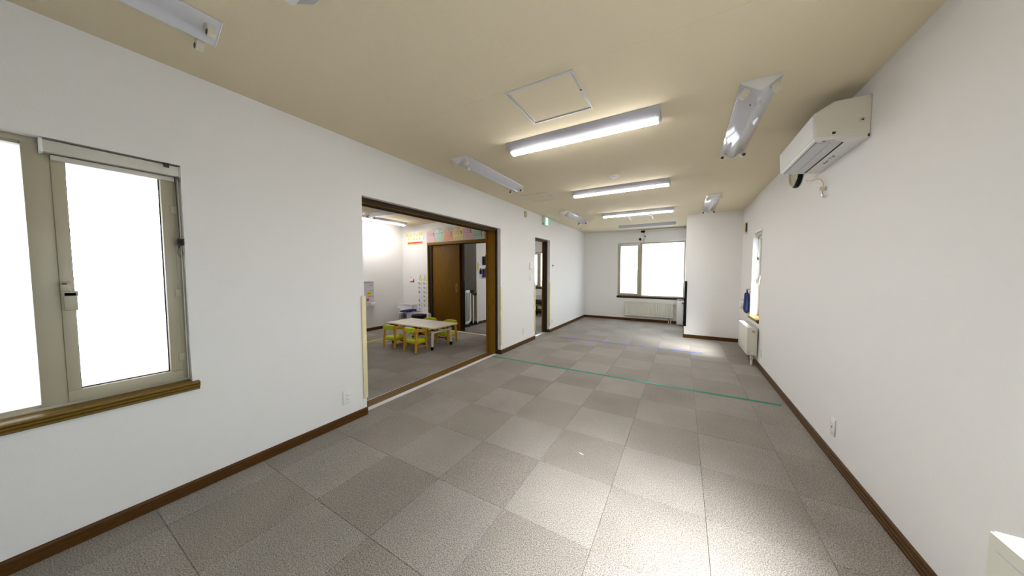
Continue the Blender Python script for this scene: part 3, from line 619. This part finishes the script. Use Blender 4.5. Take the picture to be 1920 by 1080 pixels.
# exit sign
ex = thing('exit_sign', 'green and white emergency exit sign near the ceiling', 'sign', (XL, 5.85, 2.44)); xs = XL+.052
B(XL, xs, 5.735, 5.955, 2.350, 2.530).build('housing', 'cream', ex, bevel=.003); B(XL+.004, XL+.04, 5.7335, 5.736, 2.36, 2.405).build('side_label', 'olive', ex)
pn = B(xs-.001, xs+.002, 5.745, 5.945, 2.360, 2.520).build('green_panel', 'exit_green', ex)
B(xs+.0018, xs+.003, 5.795, 5.905, 2.366, 2.508).build('doorway_symbol', 'exit_white', ex)
rm = MB(); X_ = xs+.003
def limb(a, b, w): rm.bar((X_+.0004, *a), (X_+.0004, *b), w, .0012, side=(0, -(b[1]-a[1]), b[0]-a[0]))
rm.cyl((X_, 5.842, 2.487), (X_+.001, 5.842, 2.487), .011, n=14)
limb((5.847, 2.474), (5.858, 2.430), .022); limb((5.858, 2.432), (5.828, 2.414), .014); limb((5.828, 2.416), (5.832, 2.382), .012); limb((5.858, 2.432), (5.878, 2.402), .014); limb((5.878, 2.404), (5.904, 2.396), .011)
limb((5.846, 2.470), (5.820, 2.452), .009); limb((5.820, 2.452), (5.808, 2.468), .008); limb((5.848, 2.470), (5.876, 2.458), .009); limb((5.876, 2.458), (5.884, 2.438), .008)
rm.build('running_figure', 'exit_green', ex)

# cream foam guards on the wall corners, one black
def guard(label, y, s, z0, z1, m='guard'):
    g = MB().box(XL, XL+.010, y-s*.004, y+s*.034, z0, z1).box(XL-.030, XL+.010, y-s*.010, y, z0, z1)
    return tag(g.build('corner_guard', m, bevel=.003), label, 'corner guard', 'foam corner guards')
guard('cream foam guard strip on the near corner of the wide opening', OP1[0], -1, .162, 1.133); guard('cream foam guard strip on the far corner of the wide opening', OP1[1], 1, .146, 1.119)
guard('cream foam guard strip on the near corner of the narrow doorway', OP2[0], -1, .172, 1.150); guard('cream foam guard strip on the far corner of the narrow doorway', OP2[1], 1, .146, 1.130)
tag(MB().box(XB-.010, XB+.034, YB-.010, YB, .24, 1.178).box(XB-.010, XB, YB-.010, YB+.032, .24, 1.178).build('corner_guard', 'black', bevel=.003), 'black guard strip on the corner of the alcove wall', 'corner guard', 'foam corner guards')
tag(MB().box(XH, XH+.010, YH-.006, YH+.034, .145, 1.121).box(XH-.030, XH+.010, YH-.010, YH, .145, 1.121).build('corner_guard', 'guard', bevel=.003), 'cream foam guard strip on the hall corner behind the gate', 'corner guard', 'foam corner guards')

# ------------------------------------------------------------------ floor tapes and scraps
tag(B(-2.635, .905, 3.902, 3.945, 0, .0012).build('floor_tape', 'green_tape'), 'long green tape line across the carpet', 'floor tape')
tag(B(-2.195, .314, 5.805, 5.835, 0, .0012).build('floor_tape', 'blue_tape'), 'thin blue tape line across the carpet', 'floor tape')
tag(B(-5.32, -5.285, 2.6, 4.6, 0, .0012).build('floor_tape', 'yellow_tape'), 'yellow tape line on the playroom carpet', 'floor tape')
tag(B(-3.7, -2.95, 6.85, 6.88, 0, .0012).build('floor_tape', 'pink_tape'), 'pink tape line on the hall carpet', 'floor tape')
tag(MB().bar((-.64, 2.114, .001), (-.605, 2.104, .001), .006, .002, side=(0, 1, 0)).build('paper_scrap', 'paper'), 'tiny white scrap lying on the carpet', 'paper scrap')

# ------------------------------------------------------------------ far wall: cabinet, camera, duct
cb = thing('slim_cabinet', 'slim white cabinet with dark top beside the ribbed radiator', 'cabinet', (-.04, 8.76, 0))
B(-.118, XB-.016, 8.66, YF-.014, .015, .645).build('body', 'white', cb, bevel=.004); B(-.122, XB-.015, 8.65, YF-.014, .645, .662).build('top', 'darkwood', cb, bevel=.002)
B(-.112, XB-.02, 8.655, 8.661, .03, .635).build('door', 'white', cb, bevel=.002); B(-.005, XB-.018, 8.635, 8.656, .565, .59).build('handle', 'black', cb, bevel=.003); B(-.11, XB-.02, 8.67, YF-.02, 0, .016).build('plinth', 'dark', cb)
cm = thing('security_camera', 'small black and white camera hanging by cords above the far window', 'camera', (-.98, YF, 2.36))
MB().soft((-.98, YF-.03, 2.475), (.10, .06, .055), e=.5, amp=.02).build('mount', 'black', cm, smooth=True)
MB().tube([(-1.0, YF-.03, 2.46), (-1.0, YF-.03, 2.36), (-.99, YF-.04, 2.31)], .004).build('cord', 'white', cm, smooth=True)
MB().tube([(-.955, YF-.03, 2.46), (-.95, YF-.03, 2.34), (-.955, YF-.012, 2.2), (-.958, YF-.012, 2.08)], .0035).build('cord', 'ink', cm, smooth=True)
MB().cyl((-1.035, YF-.10, 2.265), (-.955, YF-.03, 2.325), .030, n=20).build('camera_body', 'white', cm, smooth=True); MB().cyl((-1.048, YF-.113, 2.252), (-1.030, YF-.096, 2.268), .036, n=20).build('lens_cap', 'black', cm, smooth=True)
MB().bar((-.975, YF-.03, 2.305), (-.915, YF-.03, 2.35), .032, .03).build('clip', 'black', cm, bevel=.004)
struct(B(-.94, XB, YF-.035, YF, 2.488, H-.012).build('trim_1', 'wall', bevel=.002), 'shallow boxed duct along the top of the far wall')

# blue bag and white cloth on hooks by the right window
bg_ = thing('hanging_bag', 'dark blue cloth bag hanging on a hook beside the narrow window', 'bag', (XR-.045, 6.26, .85))
MB().soft((XR-.032, 6.26, .85), (.052, .20, .34), e=.5, seed=4, amp=.06, fn=lambda x, y, z: [x*(1.05-z*.9), y*(1.05-z*.8), z]).build('bag_body', 'bluebag', bg_, smooth=True)
MB().tube([(XR-.03, 6.21, 1.0), (XR-.028, 6.25, 1.055), (XR-.03, 6.30, 1.0)], .007).build('strap', 'bluebag', bg_, smooth=True)
MB().tube([(XR, 6.25, 1.075), (XR-.03, 6.25, 1.075), (XR-.036, 6.25, 1.055), (XR-.03, 6.25, 1.045)], .005).build('hook', 'black', bg_, smooth=True)
wc = thing('hanging_cloth', 'small white cloth hanging on the wall behind the blue bag', 'cloth', (XR-.04, 6.58, .8))
MB().soft((XR-.042, 6.60, .79), (.075, .17, .17), e=.7, seed=9, amp=.08).build('cloth_body', 'whitefab', wc, smooth=True); MB().tube([(XR, 6.6, .89), (XR-.03, 6.6, .89), (XR-.03, 6.6, .87)], .004).build('hook', 'white', wc, smooth=True)

# ================================================================== playroom
# low table
tb = thing('low_table', 'low rectangular white children table in the playroom', 'table', (-4.262, 3.945, 0))
B(-4.885, -3.64, 3.635, 4.255, .384, .406).build('edge_band', 'tableedge', tb, bevel=.008, seg=3); B(-4.878, -3.647, 3.642, 4.248, .395, .4095).build('table_top', 'tabletop', tb, bevel=.003)
for x, s in ((-3.755, 1), (-4.77, -1)):
    for y, t in ((3.705, -1), (4.185, 1)):
        lg = MB().bar((x, y, .05), (x-.004*s, y-t*.012, .345), .032, .032).build('leg', 'cream', tb, bevel=.003); MB().bar((x, y, 0), (x, y, .058), .037, .037).build('leg_boot', 'black', lg, bevel=.003)
        for z in (.12, .15, .18, .21, .24): MB().cyl((x+.0165*s, y, z), (x+.018*s, y, z), .004, n=8).build('adjuster_hole', 'dark', lg)
        B(x-.035, x+.035, y-.03, y+.03, .345, .384).build('leg_bracket', 'black', tb, bevel=.003)
    B(x-.014, x+.014, 3.70, 4.19, .288, .318).build('end_rail', 'cream', tb, bevel=.003)
for y in (3.79, 4.09): B(-4.74, -3.79, y-.012, y+.012, .357, .384).build('under_rail', 'black', tb)
MB().box(-3.80, -3.74, 3.66, 3.70, .364, .384).build('name_tab', 'white', tb)

# children chairs
def chair(label):
    r = thing('child_chair', label, 'chair', (0, 0, 0), 'lime seated children chairs')
    def P(b, n, m, par=None, **k):
        o = b.build(n, m, None, **k); o.parent = par or r; return o
    for s in (-1, 1):
        x = s*.134
        for y0, y1 in ((-.135, -.098), (.130, .088)):
            l = P(MB().bar((x+s*.006, y0, 0), (x, y1, .365), .024, .036), 'leg', 'beech', bevel=.004)
            for z in (.10, .13, .16):
                k = z/.365; yy = y0+(y1-y0)*k; xx = x+s*.006*(1-k); P(MB().cyl((xx+s*.011, yy, z), (xx+s*.0135, yy, z), .005, n=8), 'bolt_hole', 'dark', par=l)
        a = P(MB().prism([(-.148, .382), (-.142, .352), (.098, .322), (.110, .330), (.112, .352), (.100, .362), (-.125, .412), (-.142, .404)], (x-s*.013, 0, 0), (x+s*.013, 0, 0), (0, 1, 0), (0, 0, 1)), 'armrest', 'beech', bevel=.004)
        P(MB().cyl((x+s*.012, -.120, .382), (x+s*.0155, -.120, .382), .006, n=10), 'bolt', 'dark', par=a)
        P(MB().bar((x+s*.002, -.122, .085), (x+s*.002, .116, .085), .016, .014), 'stretcher', 'beech', bevel=.002)
    P(MB().bar((-.134, .09, .105), (.134, .09, .105), .014, .014, side=(0, 1, 0)), 'cross_rail', 'darkwood')
    P(MB().bar((-.128, .0, .140), (.128, .0, .140), .18, .012, side=(0, 1, 0)), 'seat_board', 'beech')
    P(MB().soft((0, .002, .176), (.250, .262, .066), e=.38, amp=.01, nu=40, nv=14), 'seat', 'lime', smooth=True)
    P(MB().soft((0, -.128, .382), (.250, .050, .080), e=.35, amp=.01, nu=40, nv=14, fn=lambda x, y, z: [x, y-.022*(1-(x/.125)**2), z]), 'backrest', 'lime', smooth=True)
    return r
c1 = chair('lime green chair closest to the wide opening, near side of the table'); c1.location = (-4.0, 3.560, 0); c1.rotation_euler = (0, 0, .02)
dup(c1, (-4.535, 3.555, 0), .03, 'lime green chair left of the nearest one, near side of the table')
dup(c1, (-4.50, 4.295, 0), math.pi+.03, 'lime green chair mostly hidden behind the table, on the left')
dup(c1, (-3.957, 4.292, 0), math.pi, 'lime green chair behind the right end of the table')

# open shelf with things on it
sh = thing('cube_shelf', 'low white open shelf in the playroom corner', 'shelf', (-5.66, 5.0, 0)); SX0, SX1, SY0, SY1, SZ = -6.03, -5.30, 4.83, 5.185, .378
B(SX0, SX1, SY0, SY1, SZ-.016, SZ).build('top_board', 'white', sh, bevel=.001); B(SX0, SX1, SY0, SY1, 0, .016).build('bottom_board', 'white', sh)
for x in (SX0, (SX0+SX1)/2-.06, SX1-.016): B(x, x+.016, SY0, SY1, .016, SZ-.016).build('side_board', 'white', sh)
B(SX0+.016, SX1-.016, SY1-.008, SY1, .016, SZ-.016).build('back_board', 'white', sh); B(SX0+.016, (SX0+SX1)/2-.06, SY0+.01, SY1-.01, .19, .202).build('shelf_board', 'white', sh)
B((SX0+SX1)/2-.042, SX1-.018, SY0+.004, SY0+.016, .02, SZ-.02).build('door', 'white', sh, bevel=.002)
sb = thing('storage_box', 'white cardboard box on the shelf below the folded white trays', 'box', (-5.98, 4.97, SZ))
B(-6.015, -5.80, 4.89, 5.08, SZ, .462).build('box_body', 'paper', sb, bevel=.003); B(-6.018, -5.797, 4.887, 5.083, .448, .464).build('lid', 'paper', sb, bevel=.002)
ty = thing('paper_tray_unit', 'white two tier folded tray lying on the box', 'tray', (-5.92, 4.99, .464))
for k, z in enumerate((.464, .525)):
    for x0, x1 in ((-6.185, -5.913), (-5.907, -5.64)):
        o = MB().prism([(0, 0), (.15, 0), (.15, .056), (.142, .056), (.142, .006), (.008, .006), (.008-.012*k, .056), (-.012*k, .056)], (x0+.008*k, 4.935, z), (x1+.008*k, 4.935, z), (0, 1, 0), (0, 0, 1)).build('tray', 'paper', ty)
        B(x0+.008*k, x0+.008*k+.004, 4.937, 5.08, z, z+.056).build('tray_end', 'paper', ty); B(x1+.008*k-.004, x1+.008*k, 4.937, 5.08, z, z+.056).build('tray_end', 'paper', ty)
B(-6.18, -5.635, 4.94, 5.08, .5205, .525).build('divider_sheet', 'board', ty)
bl = thing('navy_cloth', 'navy blue cloth bundle draped over the shelf top', 'cloth', (-5.55, 4.92, SZ))
MB().soft((-5.60, 4.838, .452), (.36, .13, .080), e=.75, seed=12, amp=.10, fn=lambda x, y, z: [x, y, z+.02*math.sin(9*x)]).build('cloth_body', 'navy', bl, smooth=True)
MB().soft((-5.83, 4.835, .420), (.22, .10, .055), e=.8, seed=15, amp=.08, fn=lambda x, y, z: [x, y, z+x*.08]).build('cloth_fold', 'navy', bl, smooth=True)
B(-5.81, -5.785, 4.818, 4.826, .285, .385).build('hanging_strap', 'navy', bl)
tag(MB().soft((-5.70, 5.115, .413), (.24, .09, .062), e=.8, seed=21, amp=.12).build('plastic_bag', 'whitefab', smooth=True), 'crumpled white plastic bag behind the navy cloth', 'bag')
pf = thing('round_pouf', 'black round padded stool behind the low table', 'stool', (-5.07, 4.62, 0))
MB().lathe([(.14, 0), (.15, .02), (.15, .315), (.14, .33)], (-5.07, 4.62, 0), n=36).build('base', 'blackfab', pf, smooth=True); MB().lathe([(.150, .33), (.164, .345), (.166, .40), (.155, .422), (.11, .43), (0, .432)], (-5.07, 4.62, 0), n=36).build('cushion', 'blackfab', pf, smooth=True)
wb = thing('small_white_box', 'small white box beside the black stool at the playroom wall', 'box', (-5.185, 5.0, 0))
B(-5.235, -5.137, 4.95, 5.05, 0, .372).build('box_body', 'paper', wb, bevel=.003); B(-5.237, -5.135, 4.948, 5.052, .36, .378).build('lid', 'white', wb, bevel=.002)

# white board on the left wall
wbd = thing('magnetic_board', 'grey white magnetic board on the playroom left wall', 'whiteboard', (X2, 4.0, .86)); bx = X2+.016
B(X2, bx, 3.55, 4.325, .575, 1.135).build('board_surface', 'board', wbd)
for a in ((3.545, 4.33, 1.135, 1.165), (3.545, 4.33, .56, .575), (3.545, 3.552, .575, 1.135), (4.322, 4.33, .575, 1.135)): B(X2, bx+.012, *a).build('board_frame', 'alu', wbd, bevel=.002)
MB().cyl((bx, 4.235, .872), (bx+.004, 4.235, .872), .046, n=24).build('yellow_disc', 'yellow', wbd); MB().cyl((bx, 4.185, .73), (bx+.012, 4.185, .73), .027, n=18).build('red_magnet', 'red', wbd)
for z, ys in ((1.055, (4.235, 4.255, 4.278, 4.295)), (.935, (4.245, 4.268, 4.292)), (.874, (4.215, 4.238, 4.256)), (.808, (4.205, 4.228, 4.252, 4.278, 4.296))):
    l = MB()
    for y in ys: l.box(bx+.004, bx+.0052, y-.005, y+.006, z-.010, z+.008)
    l.build('handwriting', 'ink', wbd)
tr = B(bx, bx+.07, 4.215, 4.335, .575, .655).build('marker_box', 'white', wbd, bevel=.003); B(bx+.07, bx+.072, 4.27, 4.285, .628, .634).build('box_mark', 'dark', tr)

# birthday cake board:  おたんじょうび おめでとう
bs = thing('birthday_board', 'cake shaped birthday sign with red ribbon and yellow Japanese letters', 'sign', (-5.80, YP, 2.2)); yb = YP-.008
cl = [(.245, -.085), (.285, -.06), (.305, -.02), (.310, .03), (.295, .075), (.270, .105), (.225, .125), (.14, .15), (.04, .158), (-.06, .155), (-.15, .150), (-.225, .13), (-.275, .10), (-.300, .06), (-.305, .02), (-.290, -.03), (-.255, -.07), (-.235, -.085)]
MB().prism([(a, b) for a, b in cl], (-5.805, yb, 2.215), (-5.805, YP, 2.215), (1, 0, 0), (0, 0, 1)).build('cream_topping', 'paper', bs)
B(-6.058, -5.553, yb+.001, YP, 2.042, 2.14).build('cake_base', 'tan', bs); B(-6.06, -5.552, yb-.002, yb+.001, 2.082, 2.108).build('ribbon', 'red', bs)
MB().cyl((-5.81, yb-.006, 2.095), (-5.81, yb-.001, 2.095), .020, n=16).build('ribbon_bow', 'red', bs); MB().prism([(-.06, -.028), (-.012, 0), (.012, 0), (.07, -.028), (.02, -.012), (-.01, -.012)], (-5.80, yb-.004, 2.088), (-5.80, yb-.001, 2.088), (1, 0, 0), (0, 0, 1)).build('ribbon_tail', 'red', bs)
for row, z, x0, st, s in (('おたんじょうび', 2.285, -6.062, .0825, .105), ('おめでとう', 2.188, -6.015, .095, .105)):
    for k, ch in enumerate(row):
        text_obj('letter', ch, s, 'yellow', bs, (x0+.005+k*st, yb-.0015, z+(.012*k/6 if len(row) > 5 else 0)), FACE_NEG_Y, bold=.0035)
for x, z in ((-5.965, 2.27), (-5.80, 2.292), (-5.64, 2.285), (-5.57, 2.30), (-5.82, 2.185), (-5.73, 2.178), (-5.635, 2.186)):
    MB().cyl((x, yb-.0008, z), (x, yb-.0022, z), .012, n=12).build('coloured_dot', 'teal', bs)

# month sheets with lines and photos
cols = ['pink', 'mint', 'orange', 'yellowp', 'pink', 'mint', 'orange']; names = ['pink', 'mint green', 'orange', 'yellow', 'pink', 'mint green', 'orange']
xs_ = [(-5.392, -5.130), (-5.112, -4.850), (-4.834, -4.572), (-4.556, -4.276), (-4.264, -4.008), (-3.992, -3.722), (-3.705, -3.44)]
labs = ['pink month sheet at the left end of the row above the brown door', 'mint green month sheet second from the left, above the brown door', 'orange month sheet third from the left, above the brown door', 'yellow month sheet in the middle of the row above the brown door',
        'pink month sheet right of the yellow one', 'mint green month sheet second from the right end of the row', 'orange month sheet cut off by the wooden jamb, right end of the row']
nl = [2, 1, 3, 2, 2, 4, 2]; crown = ['yellowp', 'pink', 'mint', 'orange', None, None, None]
for k in range(7):
    a, b = xs_[k]; xm = (a+b)/2; r = thing('month_sheet', labs[k], 'paper sheet', (xm, YP, 2.22), 'month sheets'); y = YP-.003
    B(a, b, y, YP, 2.088, 2.352).build('sheet', cols[k], r)
    text_obj('month_number', str(k+1), .052, 'purple', r, (xm+.0, y-.001, 2.320), FACE_NEG_Y, bold=.001)
    for i in range(nl[k]):
        z = 2.278-i*.040
        B(a+.02, a+.05, y-.0008, y, z-.004, z+.003).build('printed_line', 'ink', r)
        w = MB(); x = a+.075
        while x < b-.095: w.box(x, x+.011, y-.0008, y, z-.004, z+.004); x += .016
        w.build('printed_line', 'ink', r)
        MB().soft((b-.055+.010*(i % 2), y-.0008, z+.004), (.026, .002, .040), e=.9, amp=.1, seed=k*5+i, nu=14, nv=8).build('photo', 'photo', r)
    if crown[k]: MB().prism([(-.05, 0), (.05, 0), (.055, .055), (.025, .03), (0, .062), (-.025, .03), (-.055, .055)], (xm, y-.004, 2.345), (xm, y-.001, 2.345), (1, 0, 0), (0, 0, 1)).build('paper_crown', crown[k], r)
tag(B(-5.40, -3.43, YP-.0052, YP-.0045, 2.08, 2.362).build('clear_film', 'film'), 'thin clear plastic film covering the row of month sheets', 'plastic film')

# small picture and hanging pocket chart
pc = thing('picture_card', 'small square picture card with red and green print', 'picture', (-5.93, YP, 1.17))
B(-6.03, -5.842, YP-.004, YP, 1.10, 1.245).build('card', 'paper', pc); y = YP-.0045
MB().prism([(0, 0), (.085, 0), (.085, .115), (.06, .08)], (-5.945, y-.0005, 1.108), (-5.945, y, 1.108), (1, 0, 0), (0, 0, 1)).build('red_print', 'red', pc); MB().prism([(0, 0), (.08, 0), (.09, .045), (.05, .03), (.02, .028)], (-6.02, y-.0005, 1.106), (-6.02, y, 1.106), (1, 0, 0), (0, 0, 1)).build('green_print', 'green', pc)
MB().soft((-5.88, y-.0006, 1.125), (.05, .001, .035), nu=12, nv=8).build('black_print', 'photo', pc); B(-6.0, -5.93, y-.0005, y, 1.222, 1.234).build('caption_print', 'ink', pc)
pk = thing('pocket_chart', 'clear two column pocket chart hanging on yellow cords', 'pocket chart', (-5.545, YP, .77))
for c in range(2):
    x0 = -5.712+c*.172; x1 = x0+.160
    B(x0, x1, YP-.004, YP-.001, .38, 1.17).build('backing_sheet', 'paper', pk)
    MB().tube([(x0+.025, YP-.006, 1.165), (x0+.075, YP-.006, 1.305), (x0+.125, YP-.006, 1.165)], .006).build('cord', 'yellowp', pk, smooth=True); B(x0+.01, x1-.015, YP-.008, YP-.003, 1.160, 1.178).build('top_bar', 'yellowp', pk)
    for i in range(7):
        z = .395+i*.108
        p = B(x0+.008, x1-.008, YP-.016, YP-.0135, z, z+.070).build('pocket', 'vinyl', pk); B(x0+.008, x1-.008, YP-.0175, YP-.0133, z-.002, z+.001).build('pocket_seam', 'board', p)
        if (i+c*3) % 7 != 3:
            s = random.uniform(.6, 1.2); MB().soft((x0+.035, YP-.010, z+.050), (.042*s, .010, .036*s), e=.8, amp=.1, seed=i+c*9, nu=12, nv=8, fn=lambda x, y, z: [x, y, z-x*.8]).build('dark_item', 'photo', p)

# safety gate in the hall and things on the hall wall
gt = thing('safety_gate', 'cream barred safety gate with black latch in the hall', 'gate', (XH+.03, 5.78, 0)); gx0, gx1 = XH+.018, XH+.042
B(gx0, gx1, 5.40, 5.88, .845, .915).build('top_rail', 'ivory', gt, bevel=.008); B(gx0+.024, gx0+.026, 5.66, 5.78, .885, .89).build('rail_slot', 'shade', gt)
br = MB(); n = 10; pts = [(5.40, .085), (5.40, .145)]
arc = [(5.76+.12*math.sin(t*HP/n), .205-.12*math.cos(t*HP/n)) for t in range(n+1)]; inner = [(5.73+.10*math.sin(t*HP/n), .235-.09*math.cos(t*HP/n)) for t in range(n+1)]
br.prism([(5.40, .085)]+arc+[(5.88, .90), (5.83, .90)]+inner[::-1]+[(5.40, .145)], (gx0, 0, 0), (gx1, 0, 0), (0, 1, 0), (0, 0, 1)).build('gate_rim', 'ivory', gt)
for k in range(7):
    y = 5.42+k*.062; B(gx0+.004, gx1-.004, y-.013, y+.013, .10, .86).build('bar', 'ivory', gt, bevel=.004)
B(gx0, gx1, 5.955, 6.0, .06, .82).build('post', 'ivory', gt, bevel=.004)
B(gx0-.006, gx1+.010, 5.86, 5.99, .84, .92).build('latch', 'black', gt, bevel=.006); MB().cyl((gx0+.015, 5.97, .805), (gx0+.015, 6.085, .805), .034, n=20).build('tension_knob', 'black', gt, smooth=True); MB().cyl((gx0+.015, 6.085, .805), (gx0+.015, 6.15, .805), .02, n=16).build('wall_cup', 'white', gt)
B(gx0, gx1, 5.36, 6.03, .015, .055).build('floor_bar', 'black', gt, bevel=.004); MB().cyl((gx0+.015, 6.0, .075), (gx0+.015, 6.10, .075), .034, n=20).build('tension_knob', 'black', gt, smooth=True); MB().cyl((gx0+.015, 6.09, .07), (gx0+.015, 6.15, .07), .03, n=16).build('wall_cup', 'white', gt)
for y in (5.50, 5.80): B(gx0+.004, gx1-.004, y-.02, y+.02, 0, .02).build('foot', 'black', gt)
hw = XH
r = thing('wall_pocket', 'black wall pocket hanging in the hall, upper right', 'wall pocket', (hw, 6.53, 1.67)); B(hw, hw+.035, 6.425, 6.66, 1.555, 1.785).build('pocket_body', 'black', r, bevel=.006); B(hw, hw+.006, 6.56, 6.64, 1.78, 1.83).build('hanger_tab', 'black', r)
r = thing('wall_pocket', 'blue wall pocket hanging in the hall below the black one', 'wall pocket', (hw, 6.53, 1.34)); B(hw, hw+.035, 6.425, 6.66, 1.225, 1.455).build('pocket_body', 'navy', r, bevel=.006); B(hw, hw+.006, 6.56, 6.64, 1.45, 1.50).build('hanger_tab', 'navy', r)
r = thing('pen_holder', 'black pen holder on the hall wall beside the blue pocket', 'pen holder', (hw, 6.34, 1.38)); B(hw, hw+.025, 6.300, 6.385, 1.315, 1.425).build('holder_body', 'black', r, bevel=.004); MB().cyl((hw+.012, 6.325, 1.42), (hw+.014, 6.315, 1.475), .007, n=8).build('pen', 'navy', r); MB().cyl((hw+.012, 6.36, 1.42), (hw+.014, 6.372, 1.468), .007, n=8).build('pen', 'teal', r); B(hw, hw+.004, 6.305, 6.385, 1.19, 1.312).build('paper_tag', 'board', r)
tag(B(hw, hw+.012, 6.215, 6.275, 1.435, 1.535).build('memo_pad', 'yellow', bevel=.003), 'small yellow pad on the hall wall beside the pen holder', 'memo pad')
tag(B(hw, hw+.006, 6.215, 6.345, 1.545, 1.622).build('wall_card', 'board', bevel=.002), 'small pale grey card on the hall wall above the yellow pad', 'card')

# chair with a dark bag in the hall, glimpsed through the narrow doorway
ch = thing('wooden_stool', 'dark wooden stool in the hall seen through the narrow doorway', 'stool', (-3.86, 8.42, 0))
for x in (-4.06, -3.66):
    for y in (8.25, 8.6): B(x-.018, x+.018, y-.018, y+.018, 0, .32).build('leg', 'darkwood', ch, bevel=.003)
for y in (8.25, 8.6): B(-4.06, -3.66, y-.012, y+.012, .16, .19).build('rail', 'darkwood', ch)
B(-4.09, -3.63, 8.22, 8.63, .32, .345).build('seat', 'wood', ch, bevel=.004)
bgx = thing('dark_bag', 'dark leather bag slumped on the hall stool', 'bag', (-3.86, 8.42, .345))
MB().soft((-3.86, 8.42, .446), (.36, .30, .15), e=.7, seed=31, amp=.08, fn=lambda x, y, z: [x, y, z*(1+1.6*max(0, x+.05))]).build('bag_body', 'brownfab', bgx, smooth=True)
MB().tube([(-3.98, 8.3, .43), (-3.92, 8.27, .50), (-3.80, 8.27, .52), (-3.74, 8.3, .45)], .01).build('bag_handle', 'brownfab', bgx, smooth=True)
